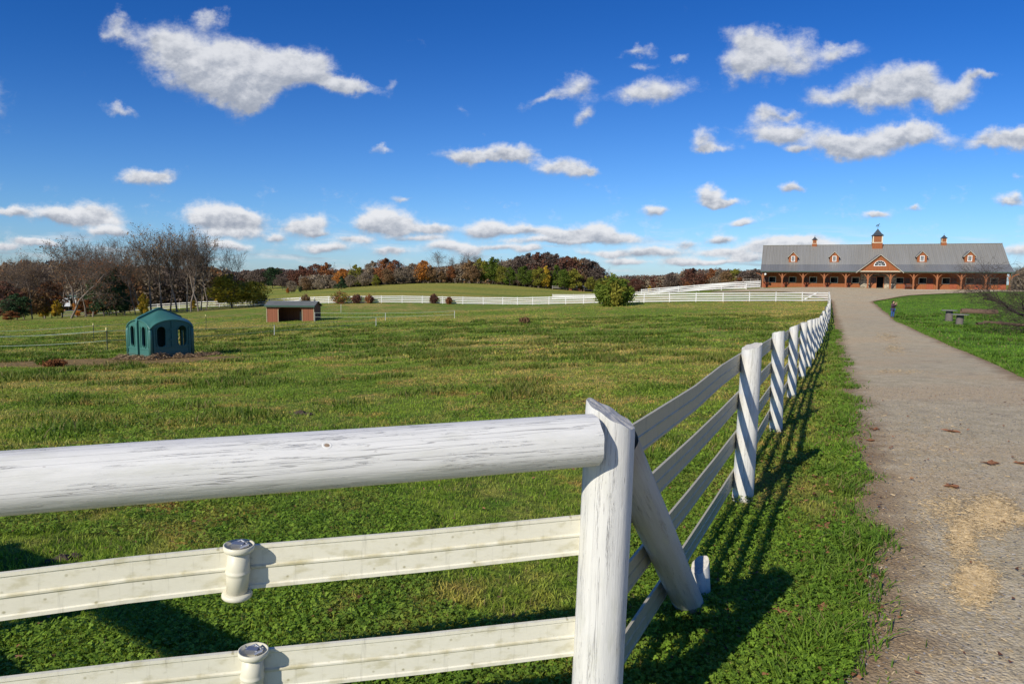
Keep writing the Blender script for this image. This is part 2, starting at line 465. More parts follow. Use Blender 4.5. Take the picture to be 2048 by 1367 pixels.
def vinyl_mat(name, col=(.76, .73, .60), dirt=.5, streak=.3):
    m, t, out = newmat(name)
    uv = t.n('ShaderNodeUVMap').outputs[0]
    sx = t.n('ShaderNodeSeparateXYZ'); t.set(sx.inputs[0], uv)
    n1 = t.noise(t.scale(uv, (22, 9, 1)), 1, 5, .6); n2 = t.noise(t.scale(uv, (60, 40, 1)), 1, 4, .6); n3 = t.noise(t.scale(uv, (3, 30, 1)), 1, 4, .7)
    c = t.mix(n2, [x * .93 for x in col], [min(1, x * 1.04) for x in col])
    c = t.mix(t.m('MULTIPLY', t.ss(n1, .48, .70), dirt * .8), c, (.46, .42, .24))
    vor = t.n('ShaderNodeTexVoronoi'); t.set(vor.inputs['Vector'], t.scale(uv, (26, 22, 1))); vor.inputs['Scale'].default_value = 1
    sp = t.m('MULTIPLY', t.m('SUBTRACT', 1.0, t.ss(vor.outputs['Distance'], .05, .17)), t.ss(n1, .38, .55))
    c = t.mix(t.m('MULTIPLY', sp, dirt), c, (.30, .27, .14))
    c = t.mix(t.m('MULTIPLY', t.ss(n3, .55, .75), streak), c, (.20, .19, .14))
    # grime collecting on the ridge lines
    rd = t.m('ABSOLUTE', sx.outputs[0])
    g = t.m('MULTIPLY', t.m('SUBTRACT', 1.0, t.ss(rd, .004, .012)), t.ss(t.noise(t.scale(uv, (1, 6, 1)), 1, 4), .4, .6))
    c = t.mix(t.m('MULTIPLY', g, .5), c, (.33, .28, .10))
    principled(t, out, c, .45, n2, .15, .004, .4)
    return m
# ------------------------------------------------------------------ ground
M_ground = ground_mat(); M_road = road_mat()
ys = np.concatenate([-np.geomspace(9, .3, 14), np.geomspace(.3, 2200, 330)])
us = np.linspace(-1, 1, 321); us = np.sign(us) * (np.abs(us) ** 1.25)
YY, UU = np.meshgrid(ys, us, indexing='ij')
XX = UU * (np.maximum(YY, 0) * 1.7 + 22)
ZZ = Hv(XX, YY)
V = np.stack([XX, YY, ZZ], -1).reshape(-1, 3)
nr, nc = YY.shape
ii, jj = np.meshgrid(np.arange(nr - 1), np.arange(nc - 1), indexing='ij')
a = (ii * nc + jj).ravel()
Fq = np.stack([a, a + 1, a + nc + 1, a + nc], -1)
struct(obj_from(np_mesh('ground', V, Fq, M_ground, smooth=True), 'ground'))

# ------------------------------------------------------------------ driveway
L_px = [(1692, 1367), (1716, 1260), (1731, 1150), (1733, 1040), (1726, 950), (1712, 880), (1700, 830), (1690, 780), (1683, 740), (1678, 700), (1674, 660), (1668, 625), (1664, 604)]
R_px = [(2350, 860), (2180, 800), (2048, 755), (1990, 727), (1940, 706), (1890, 686), (1850, 669), (1810, 650), (1780, 632), (1757, 615), (1743, 603)]
Lw = [hit(*p) for p in L_px]; Rw = [hit(*p) for p in R_px]
Lx = [(p[1], p[0]) for p in Lw]; Rx = [(p[1], p[0]) for p in Rw]
s0 = (Lx[1][1] - Lx[0][1]) / (Lx[1][0] - Lx[0][0])
Lx = [(-9, Lx[0][1] - 7.0)] + [(0.0, Lx[0][1] - s0 * Lx[0][0])] + Lx
Lx += [(104, 48.2), (108, 48.6), (113, 49.0), (117, 48.5), (120, 46.5), (122.5, 42), (124.5, 38), (133, 35)]
Rx = [(-9, 19)] + [(6.0, 13.5)] + Rx
Rx += [(103, 56.5), (107, 60.5), (110, 64.5), (112.6, 72), (114.4, 86), (116, 92), (133, 92)]
Lx = np.array(sorted(Lx)); Rx = np.array(sorted(Rx))
def road_l(y): return np.interp(y, Lx[:, 0], Lx[:, 1])
def road_r(y): return np.interp(y, Rx[:, 0], Rx[:, 1])
ys = np.concatenate([np.linspace(-9, 1, 12), np.geomspace(1.1, 128, 300)])
nc = 41
def barn_front(x): return 132.7 - (x - 48.24) * math.tan(.38128)
V = []; E_ = []
for y in ys:
    l, r = float(road_l(y)), float(road_r(y))
    jl = .16 * (float(fbm(y * 1.7, 0.3, 5)) - .5) * 2 * min(1, 12 / max(y, 1) + .35)
    jr = .25 * (float(fbm(y * 1.3, 7.3, 9)) - .5) * 2
    l += jl - .12; r += jr + .12
    for k in range(nc):
        t_ = k / (nc - 1); x = l + (r - l) * t_
        V.append((x, y, 0)); E_.append(min(x - l, r - x))
V = np.array(V); V[:, 2] = Hv(V[:, 0], V[:, 1]) + .012 + .0009 * np.clip(V[:, 1], 0, 130)
E_ = np.array(E_); V[E_ < .001, 2] -= .02
ii, jj = np.meshgrid(np.arange(len(ys) - 1), np.arange(nc - 1), indexing='ij')
a = (ii * nc + jj).ravel(); Fq = np.stack([a, a + 1, a + nc + 1, a + nc], -1)
struct(obj_from(np_mesh('gravel_driveway', V, Fq, M_road, {'edge': E_}, smooth=True), 'gravel_driveway'))

# ------------------------------------------------------------------ grass blades (stuff)
def on_road(x, y, m=0.0): return (x > road_l(y) + m) & (x < road_r(y) - m)
def sample_wedge(n, y0, y1, pw, kx=.83):
    y = y0 + (y1 - y0) * rng.random(n) ** pw
    x = (rng.random(n) * 2 - 1) * (y * kx + .6)
    return x, y
def blades(name, x, y, h, w, mat, lean=.5, zoff=0, curve=.35):
    n = len(x)
    z = Hv(x, y) + zoff
    th = rng.random(n) * 2 * PI; la = rng.random(n) * 2 * PI
    ln = h * lean * (rng.random(n) * 1.2)
    bx = np.cos(th) * w / 2; by = np.sin(th) * w / 2
    lx = np.cos(la) * ln; ly = np.sin(la) * ln
    V = np.empty((n, 5, 3))
    V[:, 0] = np.stack([x - bx, y - by, z - .01], -1); V[:, 1] = np.stack([x + bx, y + by, z - .01], -1)
    V[:, 2] = np.stack([x + bx * .8 + lx * curve, y + by * .8 + ly * curve, z + h * .55], -1)
    V[:, 3] = np.stack([x - bx * .8 + lx * curve, y - by * .8 + ly * curve, z + h * .55], -1)
    V[:, 4] = np.stack([x + lx, y + ly, z + h], -1)
    b = np.arange(n)[:, None] * 5
    F = np.concatenate([b + np.array([0, 1, 2]), b + np.array([0, 2, 3]), b + np.array([3, 2, 4])])
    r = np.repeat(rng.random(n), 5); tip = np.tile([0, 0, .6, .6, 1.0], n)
    return np_mesh(name, V.reshape(-1, 3), F, mat, {'rnd': r, 'tip': tip})
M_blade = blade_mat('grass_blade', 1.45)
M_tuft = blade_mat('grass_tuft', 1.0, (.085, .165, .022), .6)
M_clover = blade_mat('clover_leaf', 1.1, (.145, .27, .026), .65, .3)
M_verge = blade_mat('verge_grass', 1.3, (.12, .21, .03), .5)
parts_ = []
def keep_grass(x, y, soft=.12):
    e = np.minimum(x - road_l(y), road_r(y) - x) + (vnoise(x * 3, y * 3, 4) - .5) * .22
    k = ~(e > soft * (rng.random(len(x)) - .3))
    a = ((x + 19.6) / 5.8) ** 2 + ((y - 31.9) / 3.0) ** 2; b = ((x + 16.2) / 3.3) ** 2 + ((y - 33.2) / 1.5) ** 2
    d = np.minimum(a, b) + (fbm(x * .9, y * .9, 3) - .5) * 1.2
    k &= ~((d < .9) & (rng.random(len(x)) < .93))
    return k
def is_lawn(x, y): return x > .467 * y - .45
# near turf
x, y = sample_wedge(150000, 2.2, 9, 1.15); k = keep_grass(x, y); x, y = x[k], y[k]
hh = (.016 + .034 * fbm(x * 1.3, y * 1.3, 21)) * (.5 + rng.random(len(x)))
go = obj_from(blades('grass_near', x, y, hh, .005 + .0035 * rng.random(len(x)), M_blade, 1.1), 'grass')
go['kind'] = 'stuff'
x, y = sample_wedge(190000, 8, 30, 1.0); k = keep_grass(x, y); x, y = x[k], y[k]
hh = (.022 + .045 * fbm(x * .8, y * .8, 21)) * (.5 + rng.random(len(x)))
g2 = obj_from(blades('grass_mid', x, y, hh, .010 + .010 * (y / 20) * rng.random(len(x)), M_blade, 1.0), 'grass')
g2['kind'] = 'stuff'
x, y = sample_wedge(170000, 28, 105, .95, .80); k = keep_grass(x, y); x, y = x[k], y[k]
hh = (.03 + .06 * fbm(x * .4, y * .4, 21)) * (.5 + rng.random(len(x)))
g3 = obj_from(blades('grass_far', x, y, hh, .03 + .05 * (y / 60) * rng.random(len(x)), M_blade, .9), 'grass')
g3['kind'] = 'stuff'
# darker tufts in patches
x, y = sample_wedge(420000, 3, 75, .62); pm = fbm(x * .55, y * .55 * 1.3, 31)
k = keep_grass(x, y) & (pm > .565) & (~is_lawn(x, y) | (pm > .66)); x, y, pm = x[k], y[k], pm[k]
hh = (.05 + .9 * (pm - .565)) * (.45 + .8 * rng.random(len(x))) * np.clip(.6 + y / 30, .6, 1.3)
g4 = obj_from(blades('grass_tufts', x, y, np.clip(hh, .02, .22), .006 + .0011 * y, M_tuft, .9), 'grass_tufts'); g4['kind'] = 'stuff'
# rank grass leaning over the drive edge
yy = 2.0 + 40 * rng.random(26000) ** 1.7
xx = road_l(yy) + rng.normal(size=len(yy)) * .16 - .12 + (vnoise(yy * 2.1, yy * 0, 77) - .5) * .28
tm = fbm(xx * 2.2, yy * 2.2, 61); k = tm > .42; xx, yy, tm = xx[k], yy[k], tm[k]
hh = (.028 + .30 * (tm - .42)) * (.5 + rng.random(len(xx)))
g5 = obj_from(blades('grass_verge', xx, yy, np.clip(hh, .025, .12), .005 + .0012 * yy, M_verge, 1.4), 'verge_grass'); g5['kind'] = 'stuff'
yy = 12.0 + 60 * rng.random(12000) ** 1.2
xx = road_r(yy) + np.abs(rng.normal(size=len(yy))) * .3 - .1
g5 = obj_from(blades('grass_verge', xx, yy, .05 + .06 * rng.random(len(xx)), .015 + .0012 * yy, M_verge, 1.0), 'verge_grass'); g5['kind'] = 'stuff'
# clover: three round leaflets on each stem
def clover(n, y0, y1, pw, s0):
    x, y = sample_wedge(n, y0, y1, pw)
    cm = fbm(x * .7, y * .7, 51); near_f = np.exp(-((x - (.467 * y - .9)) / 1.3) ** 2) * .10
    k = keep_grass(x, y, .0) & (cm + near_f > .50); x, y = x[k], y[k]
    n = len(x); z = Hv(x, y) + .02 + .04 * fbm(x * 5, y * 5, 52) + .02 * rng.random(n)
    s = s0 * (.6 + .8 * rng.random(n)); th = rng.random(n) * 2 * PI
    tx = rng.normal(size=n) * .35; ty = rng.normal(size=n) * .35
    Vs = []; base = np.stack([x, y, z], -1)
    loc = [(0, 0), (.35, -.42), (.85, -.42), (1.05, 0), (.85, .42), (.35, .42)]
    out = np.empty((n, 3, 6, 3))
    for q in range(3):
        a = th + q * 2.094
        ca, sa = np.cos(a), np.sin(a)
        for v, (u, w_) in enumerate(loc):
            dx = (u * ca - w_ * sa) * s; dy = (u * sa + w_ * ca) * s
            out[:, q, v, 0] = x + dx; out[:, q, v, 1] = y + dy; out[:, q, v, 2] = z + dx * tx + dy * ty + abs(w_) * s * .35 - (u * .12) * s
    b = (np.arange(n * 3) * 6)[:, None]
    F = np.concatenate([b + np.array([0, 1, 2, 3]), b + np.array([0, 3, 4, 5])])
    r = np.repeat(rng.random(n) * .92, 18); tip = np.full(n * 18, .9)
    return np_mesh('clover', out.reshape(-1, 3), F, M_clover, {'rnd': r, 'tip': tip})
c1 = obj_from(clover(110000, 2.3, 8, 1.1, .0115), 'clover'); c1['kind'] = 'stuff'
c2 = obj_from(clover(52000, 7, 20, 1.0, .022), 'clover'); c2['kind'] = 'stuff'

# gravel, straw and fallen leaves lying about (stuff)
def scatter_quads(name, x, y, L, W, mat, lift=.012, jit=.3, curl=0):
    n = len(x); z = Hv(x, y) + lift + .0009 * np.clip(y, 0, 130); th = rng.random(n) * 2 * PI
    V = np.empty((n, 4, 3))
    for q, (u, w_) in enumerate([(-1, -1), (1, -1), (1, 1), (-1, 1)]):
        V[:, q, 0] = x + (u * L * np.cos(th) - w_ * W * np.sin(th)) / 2
        V[:, q, 1] = y + (u * L * np.sin(th) + w_ * W * np.cos(th)) / 2
        V[:, q, 2] = z + jit * L * (rng.random(n) - .2) + curl * L * (q % 2)
    F = np.arange(n * 4).reshape(-1, 4)
    o = obj_from(np_mesh(name, V.reshape(-1, 3), F, mat, {'rnd': np.repeat(rng.random(n), 4)}), name); o['kind'] = 'stuff'; return o
def rnd_mat(name, ca, cb, rough=.8):
    m, t, out = newmat(name)
    r = t.n('ShaderNodeAttribute', attribute_name='rnd').outputs['Fac']
    principled(t, out, t.mix(r, ca, cb), rough); return m
M_straw = rnd_mat('straw', (.50, .355, .165), (.74, .57, .32)); M_leaf = rnd_mat('dead_leaf', (.13, .05, .025), (.34, .17, .08)); M_stone = rnd_mat('stone_chip', (.10, .095, .085), (.42, .39, .35))
def blob_pts(px, py, rx, ry, n):
    u = rng.normal(size=n) * .5; v = rng.normal(size=n) * .5
    c = hit(px, py); e1 = hit(px + rx, py); e2 = hit(px, py - ry)
    return c[0] + u * (e1[0] - c[0]) + v * (e2[0] - c[0]) , c[1] + u * (e1[1] - c[1]) + v * (e2[1] - c[1])
xs_, ys_ = [], []
for (a, b, c, d, n) in [(1985, 1030, 45, 32, 3600), (1925, 1075, 28, 40, 1700), (1950, 1170, 38, 34, 3200), (2044, 1040, 12, 14, 400), (1900, 1020, 60, 30, 700), (1790, 700, 25, 12, 500), (1775, 675, 25, 8, 350), (1800, 745, 60, 5, 300), (1860, 900, 150, 90, 800), (1900, 1150, 160, 180, 800)]:
    x, y = blob_pts(a, b, c, d, n); xs_.append(x); ys_.append(y)
x = np.concatenate(xs_); y = np.concatenate(ys_); k = on_road(x, y, .1); x, y = x[k], y[k]
scatter_quads('straw', x, y, .012 + .02 * rng.random(len(x)) + .002 * y, .0035 + .0006 * y, M_straw, .016, .15)
y = 2.4 + 12 * rng.random(26000) ** 1.5; x = road_l(y) + (road_r(y) - road_l(y)) * rng.random(len(y)) ** 1.2; k = x < y * .85; x, y = x[k], y[k]
scatter_quads('gravel_chips', x, y, .006 + .016 * rng.random(len(x)) ** 3, .006 + .008 * rng.random(len(x)), M_stone, .014, .5)
y = 2.5 + 30 * rng.random(1500) ** 1.5; x = road_l(y) - np.abs(rng.normal(size=len(y))) * .8 + .15
x2, y2 = sample_wedge(700, 3, 14, 1.0)
x = np.concatenate([x, x2]); y = np.concatenate([y, y2])
scatter_quads('fallen_leaves', x, y, .015 + .025 * rng.random(len(x)), .010 + .012 * rng.random(len(x)), M_leaf, .03, .5, .2)
# larger curled oak leaves on the drive and verge, counted one by one
def oak_leaf(i, px, py, label):
    p = hit(px, py); b = MB(); s = .055 + .02 * ((i * 7) % 3)
    n = 14; ring = []
    for k in range(n):
        a = 2 * PI * k / n; r = s * (1 + .35 * math.cos(4 * a + i)) * (.9 if k % 2 else .62)
        ring.append((r * 1.3 * math.cos(a), r * .8 * math.sin(a), .012 + .022 * abs(math.sin(a * 1.5 + i))))
    vs = [(0, 0, .004)] + ring
    b.add(vs, [(0, k + 1, (k + 1) % n + 1) for k in range(n)])
    o = b.build('dead_leaf', M_leafbig); o.location = (p[0], p[1], p[2] + .015); o.rotation_euler = (0, 0, i * 1.7)
    tag(o, label, 'leaf', 'curled brown oak leaves lying along the drive')
M_leafbig = simple('curled_leaf', (.26, .12, .06), .8, .4, 12)
for i, (px, py, lb) in enumerate([(1740, 885, 'curled brown oak leaf on the left edge of the gravel drive'), (1903, 978, 'dark curled oak leaf alone in the middle of the drive above the straw'),
    (1982, 931, 'flat oak leaf on the drive near the right edge of the photo'), (2040, 931, 'oak leaf at the very right edge of the photo on the drive'), (1750, 862, 'small oak leaf on the drive just past the curled one at its left edge'),
    (1902, 866, 'oak leaf on the drive, farthest of those in its middle'), (1646, 1223, 'large tan oak leaf standing upright in the verge grass'), (1576, 1238, 'crumpled tan leaf in the clover beside the gate post shadow'),
    (1645, 1062, 'oak leaf in the verge grass level with the brace stake'), (1636, 960, 'oak leaf in the verge grass level with the second post foot')]):
    oak_leaf(i, px, py, lb)

# ------------------------------------------------------------------ near fence
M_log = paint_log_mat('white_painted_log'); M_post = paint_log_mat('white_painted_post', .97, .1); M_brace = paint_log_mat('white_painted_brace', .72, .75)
M_lograil = paint_log_mat('white_painted_rail_log', 1.0, -0.01)
M_end = endgrain_mat()
M_vinyl = vinyl_mat('cream_vinyl_rail', (.75, .72, .58), .75, .4); M_vinyl2 = vinyl_mat('grimy_vinyl_rail', (.46, .415, .29), .9, 1.0); M_vspool = vinyl_mat('cream_vinyl_spool', (.78, .76, .64), .25, .1)
M_knot = simple('knot_wood', (.30, .22, .15), .9, .5, 60)
M_metal = simple('galvanised', (.45, .46, .48), .4, .2, 8, .5, .8)
def cut_log(name, parent, mat, p0, p1, r0, r1, slant=(0, 0), n=40, seg=36, seed=0, bump=.03, capdome=0.0):
    """log mesh with its own slanted, rough end; its cut face is a second object"""
    p0 = Vector(p0); p1 = Vector(p1); L = (p1 - p0).length
    rr = random.Random(seed); ph = [rr.random() * 6.28 for _ in range(6)]
    vs = []; fs = []; uv = []
    for i in range(seg + 1):
        t_ = i / seg
        for k in range(n):
            a = 2 * PI * k / n
            r = (r0 + (r1 - r0) * t_) * (1 + bump * (.5 * math.sin(2 * a + ph[0] + t_ * 1.5) + .3 * math.sin(3 * a + ph[1] - 3 * t_) + .25 * math.sin(5 * t_ * L + ph[2] + a)) + bump * .3 * math.sin(9 * a + ph[3]))
            x, y = r * math.cos(a), r * math.sin(a)
            z = L * t_
            zt = z + (slant[0] * x + slant[1] * y) * max(0, (t_ - .7) / .3)
            if i == seg: zt += .003 * math.sin(7 * a + ph[4]) * (1 if slant != (0, 0) else .5); x *= .985; y *= .985
            vs.append((x, y, zt))
    for i in range(seg):
        for k in range(n):
            k2 = (k + 1) % n
            fs.append((i * n + k, i * n + k2, (i + 1) * n + k2, (i + 1) * n + k))
            C = 2 * PI * r0
            uv.append([(C * k / n, L * i / seg), (C * (k + 1) / n, L * i / seg), (C * (k + 1) / n, L * (i + 1) / seg), (C * k / n, L * (i + 1) / seg)])
    b = MB().add(vs, fs, uv)
    d = (p1 - p0).normalized(); q = Vector((0, 0, 1)).rotation_difference(d)
    M = Matrix.Translation(p0) @ q.to_matrix().to_4x4()
    o = b.build(name, mat, parent, True, M)
    c = MB(); ring = vs[seg * n:(seg + 1) * n]
    cen = (0, 0, sum(v[2] for v in ring) / n + capdome)
    vv = [cen] + [((v[0]) * .55, v[1] * .55, cen[2] + (v[2] - cen[2]) * .55 - capdome * .3) for v in ring] + list(ring)
    ff = [(0, 1 + k, 1 + (k + 1) % n) for k in range(n)] + [(1 + k, 1 + n + k, 1 + n + (k + 1) % n, 1 + (k + 1) % n) for k in range(n)]
    c.add(vv, ff).build('cut_face', M_end if capdome == 0 else mat, o, capdome > 0)
    return o
RAILP = lambda w, th=.014: [(-th / 2, -w / 2), (th / 2, -w / 2), (th / 2, -w / 2 + .012), (th / 2 - .004, -w / 2 + .016), (th / 2 - .004, -.008), (th / 2 + .001, -.003), (th / 2 + .001, .003), (th / 2 - .004, .008),
                            (th / 2 - .004, w / 2 - .016), (th / 2, w / 2 - .012), (th / 2, w / 2), (-th / 2, w / 2), (-th / 2, w / 2 - .012), (-th / 2 + .004, w / 2 - .016),
                            (-th / 2 + .004, .008), (-th / 2 - .001, .003), (-th / 2 - .001, -.003), (-th / 2 + .004, -.008), (-th / 2 + .004, -w / 2 + .016), (-th / 2, -w / 2 + .012)]
# corner post and the log braced panel on its left
fA = thing('braced_fence_panel', 'nearest white fence panel with a thick round log top rail and two flat vinyl rails', 'fence')
P1b = at(1194, 1367, 2.52); P1t = at(1221, 826, 2.52)
dv = Vector(P1t) - Vector(P1b); P1base = Vector(P1b) - dv.normalized() * (P1b[2] + .08) / dv.normalized().z
P1top = Vector(P1t)
post1 = cut_log('corner_post', fA, M_post, P1base, P1top, .098, .0935, (-.50, .12), 56, 44, 3, .022)
ra = at(0, 967, 1.93); rb = at(1150, 882, 2.415)
ra, rb = Vector(ra), Vector(rb); dr = (rb - ra).normalized()
rail_end = rb + dr * .075; rail_start = ra - dr * 1.62
cut_log('top_log', fA, M_lograil, rail_start, rail_end, .0915, .094, (0, 0), 56, 60, 8, .03, .018)
# flat rails (kinked at the tensioner) plus tensioners
def pt(px, py, Y): return Vector(at(px, py, Y))
Yr = lambda px: 2.535 - (1160 - px) / 1160 * .485
for (a, m_, c, first) in [((1165, 1068), (483, 1134), (0, 1192), True), ((1158, 1270), (511, 1340), (0, 1400), False)]:
    A, B, Cc = pt(*a, 2.535), pt(*m_, Yr(m_[0])), pt(*c, Yr(c[0]))
    far = Cc + (Cc - B).normalized() * 1.45
    mid1 = (A + B) / 2 + Vector((0, 0, -.004))
    w = .153
    MB().sweep([A, mid1, B + (A - B).normalized() * .02], RAILP(w)).build('flat_rail', M_vinyl, fA)
    MB().sweep([B + (Cc - B).normalized() * .02, (B + Cc) / 2 + Vector((0, 0, .004)), Cc, far], RAILP(w)).build('flat_rail', M_vinyl, fA)
    tz = Vector((0, 0, 1)); off = Vector((.0, -.03, 0))
    M = Matrix.Translation(B + off) @ Matrix.Rotation(R_(4), 4, 'Y')
    hgt = .155
    sp = MB().lathe([(.034, -hgt / 2), (.0375, -.012), (.0378, -.006), (.0405, -.002), (.0405, .002), (.0378, .006), (.0375, .012), (.034, hgt / 2)], 32).build('rail_tensioner', M_vspool, fA, True, M)
    MB().lathe([(.033, 0), (.046, .002), (.049, .006), (.049, .014), (.046, .018), (.033, .02)], 32, Matrix.Translation((0, 0, -hgt / 2 - .014))).build('flange', M_vspool, sp, True)
    # open cup on top
    MB().lathe([(.033, -.006), (.047, .0), (.050, .006), (.050, .020), (.046, .021), (.043, .008), (.006, .007)], 32, Matrix.Translation((0, 0, hgt / 2 - .004))).build('open_cup', M_vspool, sp, True)
    cl = MB().box(-.022, .016, -.014, .012, hgt / 2 + .006, hgt / 2 + .022).tube([(-.03, .01, hgt / 2 + .012), (.0, .02, hgt / 2 + .024), (.033, .004, hgt / 2 + .014)], .004, 8).tube([(.012, -.02, hgt / 2 + .012), (.034, -.01, hgt / 2 + .022)], .006, 8)
    cl.build('wire_clamp', M_metal, sp)
# knots standing proud in the painted log
for (kx, ky, kr_) in [(676, 941, .015), (654, 889, .009)]:
    tt_ = (kx) / 1150; ax = ra + (rb - ra) * tt_
    q0 = Vector(ray(kx, ky)); q0 = Vector(EYE) + q0 * ((ax.y - .089) / q0.y)
    rel_ = q0 - ax; rel_ -= dr * rel_.dot(dr); q0 = ax + dr * (q0 - ax).dot(dr) + rel_.normalized() * .0895
    kM = Matrix.Translation(q0) @ Vector((0, 0, 1)).rotation_difference(rel_.normalized()).to_matrix().to_4x4() @ Matrix.Scale(1.35, 4, (1, 0, 0))
    kn = MB().lathe([(kr_ * 1.8, -.004), (kr_ * 1.3, .0008), (kr_ * .85, .002), (kr_ * .70, -.0005), (kr_ * .3, -.001), (.0005, -.001)], 18).build('knot', M_lograil, fA, True, kM)
    MB().lathe([(kr_ * .80, -.002), (kr_ * .68, .0012), (kr_ * .45, .0004), (.0005, .0016)], 14).build('knot_heart', M_knot, kn, True)
# brace log and its stake
foot = hit(1378, 1212); bt = pt(1236, 890, 2.66)
fd = (Vector(foot) - bt).normalized()
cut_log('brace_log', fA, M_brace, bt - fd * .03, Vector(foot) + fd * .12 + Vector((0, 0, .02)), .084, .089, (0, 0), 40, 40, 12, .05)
sk = hit(1406, 1192)
cut_log('brace_stake', fA, M_post, (sk[0], sk[1] + .02, sk[2] - .1), (sk[0] - .02, sk[1] + .02, sk[2] + .20), .062, .058, (.6, .4), 28, 12, 5, .05)
# the panel's far corner, out of the picture, turns toward the field
cx_, cy_ = -2.62, 1.52
cut_log('corner_post', fA, M_post, (cx_, cy_, -.1), (cx_, cy_, 1.5), .10, .095, (.3, .2), 24, 16, 9, .04)
# side run off to the left
fB = thing('side_fence_run', 'white log fence run turning away beyond the left edge, seen by its shadow', 'fence')
pB = [(cx_ - .1, cy_ + .08), (-3.92, 2.36), (-5.35, 3.12), (-6.8, 3.9)]
for i in range(3):
    (x0, y0), (x1, y1) = pB[i], pB[i + 1]
    if i < 2: cut_log('log_rail', fB, M_lograil, (x0, y0, 1.36 + H(x0, y0)), (x1, y1, 1.36 + H(x1, y1)), .09, .09, n=20, seg=8)
    MB().sweep([(x0, y0 + .1, .85 + H(x0, y0)), (x1, y1 + .1, .85 + H(x1, y1))], RAILP(.16)).build('flat_rail', M_vinyl, fB)
    cut_log('post', fB, M_post, (x1, y1, H(x1, y1) - .2), (x1, y1, H(x1, y1) + 1.45), .09, .088, n=20, seg=10)

# fence along the drive
fC = thing('drive_fence', 'long white four rail post fence running beside the gravel drive to the barn', 'fence')
topsF = [(1504, 692, 1484, 1005), (1557, 664, 1552, 861), (1588, 652, 1583, 793), (1608, 645, 1604, 755), (1619.5, 639.6, 1617, 734), (1627, 638.5, 1625, 718), (1632.5, 637, 1632, 705), (1637.5, 636, 1637, 697), (1643, 631, 1642.5, 686), (1647.5, 622, 1647.5, 672)]
bases = []
for i, (tx, ty, bx, by) in enumerate(topsF):
    Y = [6.1, 9.5, 13.2, 16.8, 20.2, 23.9, 27.5, 31.1, 34.6, 38.2][i]
    b = Vector(at(bx, by, Y)); t_ = Vector(at(tx, ty, Y)); b.z = min(b.z, H(b.x, b.y) + .02)
    r = [.092, .086, .084, .084, .082, .082, .08, .08, .08, .08][i]
    cut_log('post', fC, M_post, b - Vector((0, 0, .12)), t_, r * 1.03, r * .95, (.35 if i % 2 == 0 else .12, -.25 if i % 3 else .1), 32 if i < 4 else 16, 30 if i < 4 else 10, 20 + i, .035)
    bases.append((b, t_))
Pend = at(1657, 602, 102)
x0, y0 = bases[-1][0].x, bases[-1][0].y
# remaining posts share one mesh
seedp = cut_log('post', fC, M_post, (0, 0, -.15), (0, 0, 1.36), .083, .078, (.2, .1), 14, 8, 77, .03)
npost = 17; linepts = [(b.x, b.y) for b, _ in bases]
for i in range(1, npost + 1):
    t_ = i / npost; X = x0 + (Pend[0] - x0) * t_; Y = y0 + (102 - y0) * t_
    X += .25 * math.sin(t_ * PI) + .05 * math.sin(i * 2.3)
    o = seedp if i == 1 else copy_tree(seedp, fC)
    o.location = (X, Y, H(X, Y) - .15 + .04 * math.sin(i * 5.1)); o.rotation_euler = (R_(1.5 * math.sin(i * 3)), R_(2 * math.cos(i * 1.7)), i * 1.3)
    linepts.append((X, Y))
for ri, hz in enumerate([1.245, .915, .57, .215]):
    path = []
    side = Vector((-.9, .44, 0)).normalized() * .092
    pp = [(P1top.x + .02, P1top.y + .03)] + linepts
    for j, (X, Y) in enumerate(pp):
        lean = 0
        if 0 < j <= len(bases):
            b, t_ = bases[j - 1]; f_ = hz / 1.38; X = b.x + (t_.x - b.x) * f_; Y = b.y + (t_.y - b.y) * f_
        elif j == 0:
            f_ = (hz - P1base.z) / (P1top.z - P1base.z); X = P1base.x + (P1top.x - P1base.x) * f_ + .02; Y = P1base.y + .05
        z = H(X, Y) + hz + .02 * math.sin(j * 1.9 + ri) * (j > 0)
        path.append(Vector((X, Y, z)) + side)
    full = []
    for j in range(len(path) - 1):
        full.append(path[j])
        if j < 12:
            for q in (1, 2, 3):
                t_ = q / 4; v = path[j].lerp(path[j + 1], t_); v.z += -.012 * math.sin(t_ * PI) + (.012 * math.sin(t_ * 9 + 1) if (ri == 0 and j == 0) else .004 * math.sin(t_ * 7 + j))
                full.append(v)
    full.append(path[-1])
    MB().sweep(full, RAILP(.15 if ri else .165)).build('flat_rail', M_vinyl2, fC)

# ------------------------------------------------------------------ distant fences
M_white = simple('white_board', (.74, .73, .70), .6, .12, 1.5)
M_grey = simple('weathered_board', (.36, .33, .29), .8, .25, 2)
def far_fence(name, label, pts, rails, hpost, spacing, mat, pm=None, rw=.14, pr=.07, group=None, rt=.05):
    f = thing(name, label, 'fence', group=group)
    P = np.array(pts, float); seg = np.hypot(np.diff(P[:, 0]), np.diff(P[:, 1])); S = np.concatenate([[0], np.cumsum(seg)])
    n = int(S[-1] / spacing); s = np.linspace(0, S[-1], n + 1)
    X = np.interp(s, S, P[:, 0]); Y = np.interp(s, S, P[:, 1]); Z = Hv(X, Y)
    b = MB().tube([(0, 0, -.3), (0, 0, hpost)], pr, 8); o0 = b.build('post', pm or mat, f)
    for i in range(n + 1):
        o = o0 if i == 0 else copy_tree(o0, f)
        o.location = (X[i], Y[i], Z[i]); o.rotation_euler = (R_(1.2 * math.sin(i * 2.1)), R_(1.5 * math.cos(i * 3.7)), 0)
    for hz in rails:
        path = [(X[i], Y[i] - .06, Z[i] + hz + .015 * math.sin(i * 2.7 + hz * 9)) for i in range(n + 1)]
        h = rw / 2
        MB().sweep(path, [(-rt / 2, -h), (rt / 2, -h), (rt / 2, h), (-rt / 2, h)]).build('rail', mat, f)
    return f
